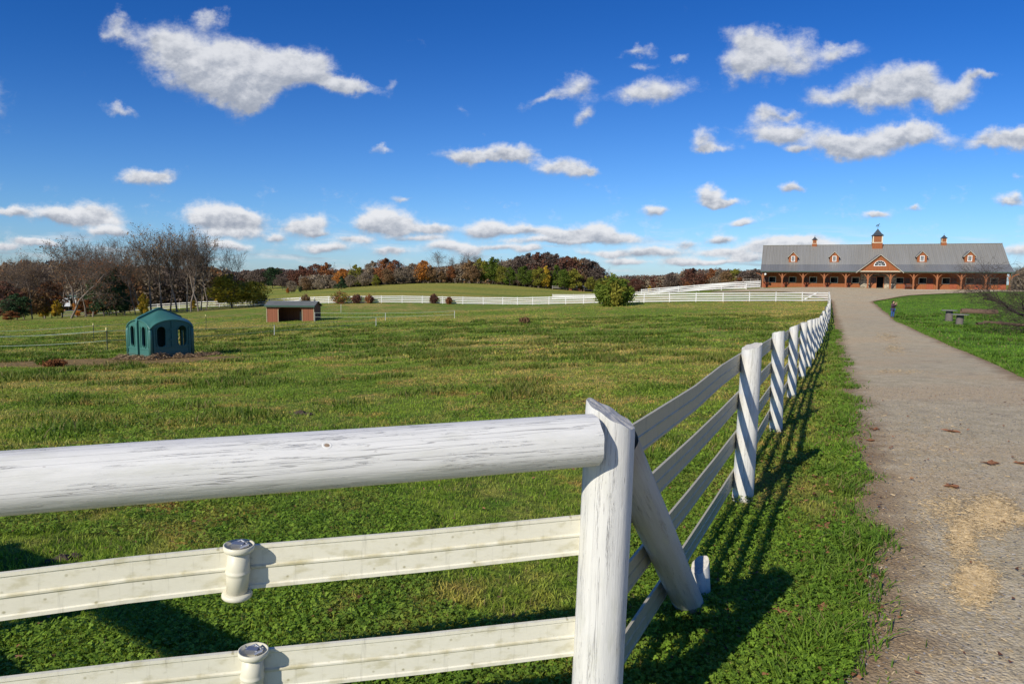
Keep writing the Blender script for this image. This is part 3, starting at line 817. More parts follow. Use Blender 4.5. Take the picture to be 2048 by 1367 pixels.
Pe = (Pend[0], Pend[1])
def XY(px, Y): p = at(px, 560, Y); return (p[0], Y)
f1 = far_fence('paddock_fence', 'white four rail fence closing the far side of the big paddock', [(Pe[0], Pe[1]), XY(1540, 102), XY(1450, 102), XY(1270, 107), XY(1000, 129), XY(820, 131), XY(700, 131), XY(600, 138)],
               [1.25, .90, .55, .20], 1.4, 3.9, M_white, rw=.15)
MB().beam(at(1606, 600, 101.9), at(1636, 584.5, 101.9), .08, .13).build('diagonal_brace', M_white, f1)
f1b = far_fence('paddock_fence', 'white rail fence climbing past the golden tree and dropping out of sight at left', [XY(598, 139), XY(500, 146), XY(400, 148), XY(300, 146), XY(200, 141), XY(120, 136)],
               [1.2, .75, .3], 1.35, 4.2, M_white, rw=.17)
f2 = far_fence('upper_paddock_fence', 'brown posted white rail fence sloping down from the barn end', [XY(1521, 134), XY(1470, 139), XY(1400, 147), XY(1340, 160), XY(1283, 176), XY(1200, 184), XY(1105, 188)],
               [1.25, .9, .55, .2], 1.5, 5.5, M_white, M_grey, rw=.17)
f3 = far_fence('upper_paddock_fence', 'low white fence between the round bush and the barn behind the paddock fence', [XY(1493, 128), XY(1430, 134), XY(1360, 142), XY(1283, 152)],
               [1.15, .75, .35], 1.3, 5, M_white, rw=.16)
f4 = far_fence('grey_field_fence', 'dull grey fence in front of the small red field shed', [XY(1190, 250), XY(1105, 245)], [1.1, .6], 1.4, 5, M_grey, rw=.22, pr=.08)
g = thing('pipe_gate', 'weathered brown pipe gate beside the left end of the barn', 'gate', loc=gp(1503, 137))
for z in (.3, .65, 1.0, 1.35, 1.7): MB().beam((-1.7, 0, z), (1.3, 0, z), .05, .07).build('gate_bar', M_grey, g)
for x in (-1.7, -.2, 1.3): MB().beam((x, .0, 0), (x, .0, 1.85), .08, .08).build('gate_stile', M_grey, g)
# ------------------------------------------------------------------ stable barn
def board_mat(name, col, pitch=.25, axis='X', dark=.55):
    m, t, out = newmat(name)
    tc = t.n('ShaderNodeTexCoord').outputs['Object']
    s = t.n('ShaderNodeSeparateXYZ'); t.set(s.inputs[0], tc)
    a = t.m('ADD', s.outputs['XYZ'.index(axis)], s.outputs['YZX'.index(axis) if axis == 'Z' else 1]) if axis == 'X' else s.outputs['XYZ'.index(axis)]
    fr = t.m('FRACT', t.m('DIVIDE', a, pitch))
    gap = t.m('LESS_THAN', fr, .10)
    idn = t.noise(t.scale(tc, (1 / pitch, 1 / pitch, .15)), 1.3, 2)
    c = t.mix(idn, [x * .78 for x in col], [min(1, x * 1.22) for x in col])
    st = t.noise(t.scale(tc, (3, 3, .5)), 2, 5, .7)
    c = t.mix(t.m('MULTIPLY', t.ss(st, .5, .8), .4), c, [x * .5 for x in col])
    c = t.mix(t.m('MULTIPLY', gap, dark), c, [x * .25 for x in col])
    principled(t, out, c, .75, t.m('SUBTRACT', st, gap), .5, .02, .2)
    return m
def metal_roof_mat(name, col, pitch=.3):
    m, t, out = newmat(name)
    tc = t.n('ShaderNodeTexCoord').outputs['Object']
    s = t.n('ShaderNodeSeparateXYZ'); t.set(s.inputs[0], tc)
    fr = t.m('FRACT', t.m('DIVIDE', s.outputs[0], pitch))
    rib = t.m('SUBTRACT', 1.0, t.ss(t.m('ABSOLUTE', t.m('SUBTRACT', fr, .5)), .04, .14))
    st = t.noise(t.scale(tc, (2.2, .12, .12)), 1.2, 5, .6)
    c = t.mix(t.ss(st, .3, .75), [x * .93 for x in col], [min(1, x * 1.09) for x in col])
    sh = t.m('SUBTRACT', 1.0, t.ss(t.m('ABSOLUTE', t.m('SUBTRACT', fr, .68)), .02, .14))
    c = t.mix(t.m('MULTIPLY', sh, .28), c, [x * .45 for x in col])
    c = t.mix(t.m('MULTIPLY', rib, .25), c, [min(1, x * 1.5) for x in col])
    wide = t.ss(t.noise(t.scale(tc, (.12, .02, .02)), 1, 3), .45, .62)
    c = t.mix(t.m('MULTIPLY', wide, .2), c, (.40, .42, .42))
    principled(t, out, c, .42, rib, .6, .03, .5, .25)
    return m
def stone_mat():
    m, t, out = newmat('stone_facing')
    tc = t.n('ShaderNodeTexCoord').outputs['Object']
    v = t.n('ShaderNodeTexVoronoi'); t.set(v.inputs['Vector'], t.scale(tc, (2.6, 2.6, 6))); v.inputs['Scale'].default_value = 1; v.feature = 'F1'
    sc = t.n('ShaderNodeSeparateColor'); t.set(sc.inputs[0], v.outputs['Color'])
    c = t.mix(sc.outputs[0], (.30, .24, .15), (.52, .45, .32)); c = t.mix(t.m('MULTIPLY', sc.outputs[1], .5), c, (.26, .25, .23))
    c = t.mix(t.ss(v.outputs['Distance'], .45, .7), c, (.15, .13, .10))
    principled(t, out, c, .9, v.outputs['Distance'], -.5, .03)
    return m
M_board = board_mat('red_stained_board', (.29, .098, .036)); M_timber = simple('orange_timber', (.31, .115, .045), .7, .25, 1.5)
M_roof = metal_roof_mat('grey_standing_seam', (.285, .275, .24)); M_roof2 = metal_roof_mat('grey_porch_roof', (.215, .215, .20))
M_stone_ = stone_mat(); M_trim = simple('cream_trim', (.66, .60, .44), .6, .1, 2); M_green = simple('dark_green_trim', (.04, .09, .065), .5, .2, 2)
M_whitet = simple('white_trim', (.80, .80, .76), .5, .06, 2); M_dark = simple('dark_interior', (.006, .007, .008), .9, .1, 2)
M_glass = simple('window_glass', (.02, .025, .03), .35, .2, 2, .25); M_darkroof = simple('dark_cupola_roof', (.045, .055, .065), .5, .2, 3, .5)
M_door = simple('varnished_door', (.36, .13, .05), .5, .25, 3); M_iron = simple('black_iron', (.02, .02, .02), .5, .2, 5, .4)
W = 3.66; N = 11; LEN = W * N
barn = thing('stable_barn', 'long red timber horse stable with grey metal roof, dormers, cupolas and a stone entrance', 'barn', (48.2413, 132.697, .55), -.38128)
EV, BK, RG = 3.22, 4.52, 8.42    # eave, break, ridge heights above base
YB, YR, YBACK = 2.6, 8.1, 13.6
sl = (RG - BK) / (YR - YB)
# front wall plates with window openings
wins = [i * W + 1.86 for i in range(N) if i != 5]
holes = [rect(c - .6, c + .6, 1.12, 2.14) for c in wins]
for (x0, x1) in [(0, 17.3), (23.2, LEN)]:
    plate('front_wall', rect(x0, x1, -.3, 4.5), [h for h in holes if x0 < h[0][0] < x1], .14, M_board, barn, Matrix.Translation((0, YB, 0)))
dx0, dx1 = 20.02, 21.15
plate('stone_wall', rect(17.3, 23.2, -.3, 4.5), [rect(dx0, dx1, -.2, 2.3)], .22, M_stone_, barn, Matrix.Translation((0, YB - .08, 0)))
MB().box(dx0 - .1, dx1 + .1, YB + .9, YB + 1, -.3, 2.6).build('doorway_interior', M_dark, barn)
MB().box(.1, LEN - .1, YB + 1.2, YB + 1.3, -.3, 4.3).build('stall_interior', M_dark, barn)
side_b = MB()
for x in (0, LEN - .14):
    side_b.add([(x, YB, -.5), (x, YBACK, -.5), (x, YBACK, BK), (x, YR, RG - .05), (x, YB, BK)], [(0, 1, 2, 3, 4)])
    side_b.add([(x + .14, YB, -.5), (x + .14, YBACK, -.5), (x + .14, YBACK, BK), (x + .14, YR, RG - .05), (x + .14, YB, BK)], [(4, 3, 2, 1, 0)])
side_b.box(0, LEN, YBACK - .14, YBACK, -.5, BK)
side_b.build('side_wall', M_board, barn)
def slab(name, pts, th, mat, parent):
    b = MB(); n = len(pts)
    vs = [tuple(p) for p in pts] + [(p[0], p[1], p[2] - th) for p in pts]
    fs = [tuple(range(n)), tuple(reversed(range(n, 2 * n)))] + [(i, i + n, (i + 1) % n + n, (i + 1) % n) for i in range(n)]
    return b.add(vs, fs).build(name, mat, parent)
ov = .28
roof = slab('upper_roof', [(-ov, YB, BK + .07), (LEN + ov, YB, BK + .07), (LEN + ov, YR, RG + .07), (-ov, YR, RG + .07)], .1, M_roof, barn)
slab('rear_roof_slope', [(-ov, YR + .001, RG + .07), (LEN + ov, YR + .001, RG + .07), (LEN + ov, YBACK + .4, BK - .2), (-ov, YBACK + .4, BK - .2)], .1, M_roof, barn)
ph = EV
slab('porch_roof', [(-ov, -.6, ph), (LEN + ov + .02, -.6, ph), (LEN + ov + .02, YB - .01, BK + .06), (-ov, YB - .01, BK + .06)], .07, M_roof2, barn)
MB().box(-ov - .03, LEN + ov + .05, YR - .16, YR + .16, RG + .05, RG + .14).build('ridge_cap', M_roof, roof)
# ribs as real seams
rb_ = MB(); x = -.1
while x < LEN + .2:
    rb_.beam((x, YB + .05, BK + .09), (x, YR - .1, RG + .06), .035, .04); x += .61
rb_.build('roof_seams', M_roof, roof)
MB().box(-ov, LEN + ov, -.68, -.605, ph - .16, ph + .0).build('gutter', M_green, barn)
MB().box(0, LEN, -.12, .12, ph - .36, ph - .1).build('porch_beam', M_timber, barn)
MB().box(-ov + .1, LEN + ov - .1, -.5, YB - .16, ph - .09, ph - .075).build('porch_ceiling', M_timber, barn)
# porch posts with curved knee braces
pm = MB().box(-.125, .125, -.125, .125, -.4, ph - .36)
pst = pm.build('porch_post', M_timber, barn); 
base = MB().box(-.2, .2, -.2, .2, -.4, .12).build('post_base', M_stone_, pst)
def knee(sx):
    pts = []
    for k in range(9):
        a = PI / 2 * k / 8
        pts.append((sx * (.12 + 1.1 * (1 - math.cos(a))), 0, ph - .36 - 1.05 + 1.03 * math.sin(a)))
    b = MB()
    vs = []; fs = []
    for i, p in enumerate(pts):
        q = pts[min(i + 1, 8)]; o = pts[max(i - 1, 0)]; tx, tz = q[0] - o[0], q[2] - o[2]; l = math.hypot(tx, tz); nx, nz = -tz / l * .055, tx / l * .055
        vs += [(p[0] + nx, -.08, p[2] + nz), (p[0] + nx, .08, p[2] + nz), (p[0] - nx, .08, p[2] - nz), (p[0] - nx, -.08, p[2] - nz)]
    for i in range(8):
        for k in range(4): fs.append((4 * i + k, 4 * i + (k + 1) % 4, 4 * i + 4 + (k + 1) % 4, 4 * i + 4 + k))
    return b.add(vs, fs)
kl = knee(-1).build('knee_brace', M_timber, pst); kr = knee(1).build('knee_brace', M_timber, pst)
pst.location = (.16, 0, 0)
for i in range(1, N + 1):
    o = copy_tree(pst, barn); o.location = (i * W if i < N else LEN - .16, 0, 0)
# windows
wf = MB(); a_, b_, z0, z1 = -.66, .66, 1.06, 2.2
wf.box(a_, b_, -.05, .0, z0, z0 + .08).box(a_, b_, -.05, 0, z1 - .08, z1).box(a_, a_ + .08, -.05, 0, z0 + .08, z1 - .08).box(b_ - .08, b_, -.05, 0, z0 + .08, z1 - .08)
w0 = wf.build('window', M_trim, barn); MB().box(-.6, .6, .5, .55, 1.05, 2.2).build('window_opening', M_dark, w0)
MB().box(.05, .6, .06, .09, 1.12, 2.14).build('sliding_sash', simple('dark_green_glass', (.008, .014, .013), .5, .3, 2, .2), w0)
w0.location = (wins[0], YB, 0)
for c in wins[1:]:
    o = copy_tree(w0, barn); o.location = (c, YB, 0)
# stall half doors with iron grille and ledge
db = MB().box(-.55, .55, -.06, -.01, -.1, 1.12).box(-.55, -.45, -.07, -.01, 1.12, 2.2).box(.45, .55, -.07, -.01, 1.12, 2.2).box(-.55, .55, -.07, -.01, 2.12, 2.25)
d0 = db.build('stall_door', board_mat('stall_board', (.30, .085, .04), .18), barn)
MB().box(-.62, .62, -.2, -.02, 1.12, 1.2).build('door_ledge', M_timber, d0)
gr = MB()
for k in range(8): gr.box(-.42 + k * .12, -.405 + k * .12, -.05, -.035, 1.2, 2.12)
gr.build('grille', M_iron, d0)
MB().box(-.45, .45, -.03, -.012, 1.2, 2.12).build('door_panel', simple('shaded_panel', (.14, .07, .05), .8, .3, 4), d0)
dpos = [i * W + .62 for i in range(5)] + [i * W + 3.02 for i in range(6, 11)]
d0.location = (dpos[0], YB, 0)
for c in dpos[1:]:
    o = copy_tree(d0, barn); o.location = (c, YB, 0)
# entrance door leaf standing open, and frame
fr_ = MB().box(dx0 - .12, dx0, YB - .16, YB - .09, -.1, 2.42).box(dx1, dx1 + .12, YB - .16, YB - .09, -.1, 2.42).box(dx0, dx1, YB - .16, YB - .09, 2.3, 2.42)
ed = fr_.build('entrance_door', M_door, barn)
lf = MB().box(18.98, 20.0, YB - .24, YB - .17, -.05, 1.1).box(18.98, 19.1, YB - .24, YB - .17, 1.1, 2.25).box(19.88, 20.0, YB - .24, YB - .17, 1.1, 2.25).box(19.1, 19.88, YB - .24, YB - .17, 2.13, 2.25)
for k in (1, 2): lf.box(19.1 + k * .26 - .02, 19.1 + k * .26 + .02, YB - .235, YB - .175, 1.1, 2.13)
for k in (1, 2): lf.box(19.1, 19.88, YB - .232, YB - .178, 1.1 + k * .34 - .02, 1.1 + k * .34 + .02)
lf.build('door_leaf', M_door, ed); MB().box(19.1, 19.88, YB - .215, YB - .195, 1.1, 2.13).build('door_glass', M_glass, ed)
MB().box(18.9, 21.5, YB - .28, YB - .2, 2.45, 2.55).build('sliding_track', M_iron, ed)
# central gable
gx, gy = 20.05, -.78; ghw, gz0, gz1 = 3.55, ph - .02, 6.24
arc = [(gx + 1.0 * math.cos(PI * k / 16), 4.2 + 1.0 * math.sin(PI * k / 16)) for k in range(17)]
plate('front_gable', [(gx - ghw, gz0), (gx + ghw, gz0), (gx, gz1)], [arc], .14, M_board, barn, Matrix.Translation((0, gy, 0)))
garc = [(gx + .86 * math.cos(PI * k / 16), 4.29 + .86 * math.sin(PI * k / 16)) for k in range(17)]
fanw = plate('fan_window', arc, [garc], .1, M_whitet, barn, Matrix.Translation((0, gy - .04, 0)))
plate('glass', garc, [], .03, M_glass, fanw, Matrix.Translation((0, .05, 0)))
mu = MB()
for k in range(1, 6):
    a = PI * k / 6; mu.beam((gx + .22 * math.cos(a), .03, 4.29 + .22 * math.sin(a)), (gx + .87 * math.cos(a), .03, 4.29 + .87 * math.sin(a)), .03, .035)
for k in range(8):
    a, a2 = PI * k / 8, PI * (k + 1) / 8
    mu.beam((gx + .3 * math.cos(a), .03, 4.29 + .3 * math.sin(a)), (gx + .3 * math.cos(a2), .03, 4.29 + .3 * math.sin(a2)), .03, .04)
mu.build('glazing_bars', M_whitet, fanw)
MB().box(gx - ghw, gx + ghw, gy - .05, gy - .005, gz0 - .02, gz0 + .12).build('gable_sill', M_trim, barn)
gs = (gz1 - gz0) / ghw
yroof = lambda z: YB + (z - BK) / sl
for sx in (-1, 1):
    e = gx + sx * (ghw + .3)
    zE = gz0 - .3 * gs
    slab('gable_roof', [(gx, gy - .3, gz1 + .1), (e, gy - .3, zE + .1), (e, YB, zE + .1), (gx + sx * .0, yroof(gz1) + .3, gz1 + .1)][::sx], .1, M_roof2, barn)
    MB().beam((gx, gy - .32, gz1 + .02), (e, gy - .32, zE + .02), .05, .16, (0, 1, 0)).build('verge_board', M_trim, barn)
# dormers
def make_dormer():
    y0 = YB + .55; zb = BK + sl * .55 + .05; hw = .78; zt = zb + 1.15; za = zt + .85
    o = plate('dormer', [(-hw, zb - .25), (hw, zb - .25), (hw, zt), (0, za), (-hw, zt)], [rect(-.25, .25, zb + .26, zb + 1.12)], .1, M_board, barn, Matrix.Translation((0, y0, 0)))
    bk = y0 + 0
    sd = MB()
    for sx in (-1, 1):
        x = sx * hw; yb_ = YB + (zt - BK) / sl
        sd.add([(x, .1, zb - .2), (x, yb_ - y0, zt), (x, .1, zt), (x - sx * .05, .1, zb - .2), (x - sx * .05, yb_ - y0, zt), (x - sx * .05, .1, zt)], [(0, 1, 2), (5, 4, 3)])
    sd.build('dormer_cheek', M_board, o)
    yz = YB + (za - BK) / sl - y0; yt = YB + (zt - .2 - BK) / sl - y0
    for sx in (-1, 1):
        e = sx * (hw + .2); ze = zt - .2 * (.85 / hw)
        slab('dormer_roof', [(0, -.2, za + .08), (e, -.2, ze + .08), (e, yt + .1, ze + .08), (0, yz + .1, za + .08)][::sx], .07, M_roof2, o)
        MB().beam((0, -.22, za + .02), (e, -.22, ze + .02), .04, .11, (0, 1, 0)).build('dormer_verge', M_trim, o)
    wz0, wz1 = zb + .26, zb + 1.12
    w = MB().box(-.345, .345, -.05, -.005, wz0 - .10, wz0).box(-.345, .345, -.05, -.005, wz1, wz1 + .10).box(-.345, -.25, -.05, -.005, wz0, wz1).box(.25, .345, -.05, -.005, wz0, wz1).build('window', M_whitet, o)
    MB().box(-.25, .25, .06, .08, wz0, wz1).build('pane', M_glass, w)
    b = MB()
    for k in (-.085, .085): b.box(k - .011, k + .011, -.0, .05, wz0, wz1)
    for k in (1, 2, 3): b.box(-.25, .25, -.002, .048, wz0 + k * .215 - .011, wz0 + k * .215 + .011)
    b.build('glazing_bars', M_whitet, w)
    return o, y0
dm, dy = make_dormer(); dm.location = (5.45, dy, 0)
for c in (12.72, 27.25, 34.65):
    o = copy_tree(dm, barn); o.location = (c, dy, 0)
# cupolas
def make_cupola(hw, zb, h, eave, peak, nm='cupola'):
    """hw half width; zb bottom, h body height"""
    b = MB().box(-hw * 1.08, hw * 1.08, -hw * 1.08, hw * 1.08, zb, zb + h * .52).box(-hw, hw, -hw, hw, zb + h * .52, zb + h)
    c = b.build(nm, M_board, barn)
    t = MB().box(-hw * 1.12, hw * 1.12, -hw * 1.12, hw * 1.12, zb + h * .50, zb + h * .545)
    for sx in (-1, 1):
        for sy in (-1, 1): t.box(min(sx * hw * 1.06, sx * hw * .84), max(sx * hw * 1.06, sx * hw * .84), min(sy * hw * 1.06, sy * hw * .84), max(sy * hw * 1.06, sy * hw * .84), zb + h * .545, zb + h)
    t.build('cupola_trim', M_trim, c)
    lv = MB()
    for k in range(5):
        z = zb + h * .58 + k * h * .08
        for (ax) in range(4):
            M = Matrix.Rotation(ax * PI / 2, 4, 'Z'); lv.box(-hw * .8, hw * .8, -hw - .03, -hw + .01, z, z + h * .04, M)
    lv.build('louvres', M_timber, c)
    r = MB(); z0 = zb + h; rings = [(eave, 0), (eave * .62, .30), (eave * .34, .62), (.03, 1)]
    vs = []
    for (e, tt) in rings:
        for (sx, sy) in ((-1, -1), (1, -1), (1, 1), (-1, 1)): vs.append((sx * e, sy * e, z0 + tt * peak))
    fs = [(i * 4 + k, i * 4 + (k + 1) % 4, i * 4 + 4 + (k + 1) % 4, i * 4 + 4 + k) for i in range(3) for k in range(4)] + [(3, 2, 1, 0), (12, 13, 14, 15)]
    r.add(vs, fs).build('cupola_roof', M_darkroof, c)
    MB().lathe([(.02, z0 + peak - .02), (.02, z0 + peak + .12), (.06, z0 + peak + .17), (.02, z0 + peak + .24)], 8).build('finial', M_darkroof, c)
    return c
cs = make_cupola(.40, RG - .45, 1.55, .56, .62); cs.location = (9.3, YR, 0)
c2_ = copy_tree(cs, barn); c2_.location = (31.35, YR, 0)
cb = make_cupola(.80, RG - 1.05, 2.75, 1.05, 1.35); cb.location = (20.28, YR - .35, 0)
cs3 = copy_tree(cs, barn); cs3.location = (20.7, YR + 6.5, -.35)
slab('rear_wing_roof', [(16, YR + .4, RG - .4), (26, YR + .4, RG - .4), (26, YR + 16, RG - .4), (16, YR + 16, RG - .4)], 3.5, M_roof, barn)
# weathervane: pole, arrow and a running horse cut from sheet
zv = RG - 1.05 + 2.75 + 1.35
wv = MB().tube([(0, 0, zv - .1), (0, 0, zv + .75)], .02, 6).beam((-.45, 0, zv + .42), (.45, 0, zv + .42), .02, .03).build('weathervane', M_iron, barn, False, Matrix.Translation((20.28, YR - .35, 0)))
horse = [(-.3, .62), (-.34, .5), (-.3, .48), (-.22, .6), (-.2, .46), (-.14, .46), (-.12, .6), (.04, .6), (.08, .46), (.14, .46), (.14, .66), (.22, .84), (.32, .82), (.3, .9), (.2, .97), (.12, .92), (.04, .76), (-.2, .76)]
plate('horse_silhouette', [(x, z + zv) for x, z in horse], [], .02, M_iron, wv)
# globe lamp on the first post
lampg = MB().lathe([(.01, -.22), (.12, -.18), (.2, -.08), (.22, 0), (.2, .08), (.12, .18), (.01, .22)], 16).build('globe_lamp', M_whitet, barn, True, Matrix.Translation((.62, -.45, 2.62)))
MB().tube([(0, 0, .2), (0, .3, .35)], .02, 6).build('lamp_arm', M_iron, lampg)
# porch bench and downpipes
MB().beam((LEN - .2, -.62, 3.0), (LEN - .2, -.2, 0), .08, .08).build('downpipe', M_green, barn)
MB().box(-.2, LEN + .2, -.9, YB, -.4, .02).build('porch_floor', simple('concrete_floor', (.33, .31, .28), .9, .15, 1), barn)
bn = thing('porch_bench', 'dark slatted bench standing under the barn porch, right of the entrance', 'bench', barn.matrix_basis @ Vector((25.3, 1.6, .03)), -.38128)
q = MB()
for k in range(4): q.box(-.75, .75, -.2 + k * .11, -.12 + k * .11, .42, .45)
q.build('seat', M_iron, bn); q = MB()
for k in range(3): q.box(-.75, .75, .24, .27, .52 + k * .14, .62 + k * .14)
q.build('backrest', M_iron, bn)
for x in (-.7, .7):
    for y in (-.18, .2): MB().box(x - .03, x + .03, y - .03, y + .03, 0, .42).build('leg', M_iron, bn)

# ------------------------------------------------------------------ plastic horse hut
m, t, out = newmat('teal_plastic'); tc = t.n('ShaderNodeTexCoord').outputs['Object']
c = t.mix(t.noise(tc, 2, 5), (.036, .130, .108), (.052, .175, .145)); c = t.mix(t.m('MULTIPLY', t.ss(t.noise(tc, 6, 5, .7), .5, .75), .3), c, (.15, .22, .19))
sz = t.n('ShaderNodeSeparateXYZ'); t.set(sz.inputs[0], tc)
c = t.mix(t.m('MULTIPLY', t.m('SUBTRACT', 1.0, t.ss(sz.outputs[2], .0, .45)), .4), c, (.16, .14, .09))
principled(t, out, c, .42, t.noise(tc, 14, 3), .12, .01, .45); M_teal = m
m2, t, out = newmat('teal_plastic_shade'); principled(t, out, (.02, .06, .065), .5); M_tealshade = m2  # shade painted into the back wall's teal so the hut's inside reads black
hp = hit(302, 718, 20, 60)
S = 1.10
# local frame: near corner is (-S,-S); right face is y=-S, left face x=-S
beta = R_(55.8)
hut = thing('horse_hut', 'teal moulded plastic animal hut with vaulted roof and slot windows on bare earth', 'animal hut')
cxh = hp[0] + S * math.cos(beta) - S * math.sin(beta) * 1; cyh = hp[1] + S * math.sin(beta) + S * math.cos(beta)
hut.location = (cxh, cyh, H(cxh, cyh) - .02); hut.rotation_euler = (0, 0, beta)
WH = 1.54; AH = .44
def archz(u): return WH + AH * math.sqrt(max(0, 1 - (u / S) ** 2)) ** 1.2
def wall_face(nwin, M, halves):
    outer = [(-S, 0), (S, 0)] + [(S * math.cos(PI * k / 24), archz(S * math.cos(PI * k / 24))) for k in range(25)]
    holes = [stadium(c_, 1.15, .46 if not halves else .34, 1.04) for c_ in ((-.54, .54) if nwin else ())]
    w = plate('wall', outer, holes, .06, M_teal if nwin else M_tealshade, hut, M)
    b = MB()
    if not halves:
        b.box(-.035, .035, -.06, -.003, .62, archz(0) - .06)
        for z in (.95, 1.45): b.box(-.13, .13, -.09, -.06, z, z + .07)
        b.box(-S + .15, S - .15, -.035, -.003, .60, .66).box(-S + .15, S - .15, -.035, -.003, .28, .33)
        b.box(-S + .15, -S + .22, -.05, -.003, .02, 1.6).box(S - .22, S - .15, -.05, -.003, .02, 1.6)
    else:
        for (x0, x1) in ((-S + .12, -.12), (.14, S - .12)):
            b.box(x0, x1, -.035, -.003, .52, .60).box(x0, x1, -.035, -.003, .24, .31)
            b.box(x0 + .04, x0 + .09, -.03, -.003, .62, 1.65).box(x1 - .09, x1 - .04, -.03, -.003, .62, 1.65)
    b.build('moulded_ribs', M_teal, w)
    for c_ in ((-.54, .54) if nwin else ()):
        ri = stadium(c_, 1.15, .54 if not halves else .41, 1.12); rin = stadium(c_, 1.15, .46 if not halves else .34, 1.04)
        plate('window_rim', ri, [rin], .03, M_teal, w, Matrix.Translation((0, -.031, 0)))
wall_face(2, Matrix.Translation((0, -S, 0)), False)
wall_face(2, Matrix.Rotation(-PI / 2, 4, 'Z') @ Matrix.Translation((0, -S, 0)), True)
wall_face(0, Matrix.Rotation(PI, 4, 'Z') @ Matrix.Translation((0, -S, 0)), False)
# open doorway on the fourth side: only a frame
fr4 = plate('door_frame', [(-S, 0), (-S + .75, 0)] + [(-S + .75, 1.35), (S - .75, 1.35), (S - .75, 0), (S, 0)] + [(S * math.cos(PI * k / 24), archz(S * math.cos(PI * k / 24))) for k in range(25)], [], .06, M_teal, hut, Matrix.Rotation(PI / 2, 4, 'Z') @ Matrix.Translation((0, -S, 0)))
n = 33; g_ = np.linspace(-S - .05, S + .05, n); vs = []; fs = []
for j in range(n):
    for i in range(n):
        x, y = g_[i], g_[j]; ax, ay = archz(x), archz(y)
        zz = max(ax, ay); r2 = (x * x + y * y) / (2 * S * S)
        cen = WH + AH + .30 * (1 - min(1, math.hypot(x, y) / (S * 1.05)) ** 1.4)
        e = max(abs(x), abs(y)) / S
        zz = max(min(zz, WH + AH) + .46 * (1 - min(1, (max(abs(x), abs(y)) / S)) ** 1.15) * (1 - .3 * r2), WH) + .02
        vs.append((x, y, zz))
for j in range(n - 1):
    for i in range(n - 1): fs.append((j * n + i, j * n + i + 1, (j + 1) * n + i + 1, (j + 1) * n + i))
rf = MB().add(vs, fs).build('vaulted_roof', M_teal, hut, True)
sm = rf.modifiers.new('solid', 'SOLIDIFY'); sm.thickness = .05; sm.offset = -1
def roofz(x, y):
    zz = min(max(archz(x), archz(y)), WH + AH); r2 = (x * x + y * y) / (2 * S * S)
    return max(zz + .46 * (1 - min(1, max(abs(x), abs(y)) / S) ** 1.15) * (1 - .3 * r2), WH) + .02
# seam band: up the left wall, over the roof, down the far wall, along local x at y=.0
bpts = [(-S - .05, .02, 0.0), (-S - .05, .02, WH + .25)] + [(x, .02, roofz(x, 0) + .06) for x in np.linspace(-S, S, 15)] + [(S + .05, .02, WH + .2), (S + .05, .02, 0)]
bb = MB()
for a1, b1 in zip(bpts[:-1], bpts[1:]): bb.beam(a1, b1, .16, .10, (0, 0, 1) if abs(a1[0] - b1[0]) > .02 else (1, 0, 0))
bb.build('seam_band', M_teal, hut)
for (sx, sy) in ((-1, -1), (1, -1), (1, 1), (-1, 1)):
    MB().lathe([(.10, 0), (.10, WH - .1), (.05, WH + .04)], 12, Matrix.Translation((sx * (S - .03), sy * (S - .03), 0))).build('corner_column', M_teal, hut, True)
# hay and earth heaped against its foot
M_hay = rnd_mat('hay', (.16, .10, .055), (.42, .30, .17))
hx, hy, hh_ = [], [], []
for k in range(34):
    s = rng.random(); 
    lx_, ly_ = ((-S - .15 - .5 * rng.random(), -S + s * 2.2) if k % 3 == 0 else (-S + s * 3.4 - .3, -S - .1 - .55 * rng.random()))
    wx_ = cxh + lx_ * math.cos(beta) - ly_ * math.sin(beta); wy_ = cyh + lx_ * math.sin(beta) + ly_ * math.cos(beta)
    n_ = 240; u = rng.normal(size=(n_, 2)) * .17; hx.append(wx_ + u[:, 0]); hy.append(wy_ + u[:, 1]); hh_.append(.22 * np.exp(-(u ** 2).sum(1) / .05) * (.4 + rng.random()) * rng.random(n_))
hx = np.concatenate(hx); hy = np.concatenate(hy); hh_ = np.concatenate(hh_)
o = scatter_quads('hay', hx, hy, np.full(len(hx), .10), np.full(len(hx), .022), M_hay, .0, .3)
co = np.empty(len(hx) * 12, np.float32); o.data.vertices.foreach_get('co', co); co = co.reshape(-1, 4, 3); co[:, :, 2] += hh_[:, None]; o.data.vertices.foreach_set('co', co.ravel())

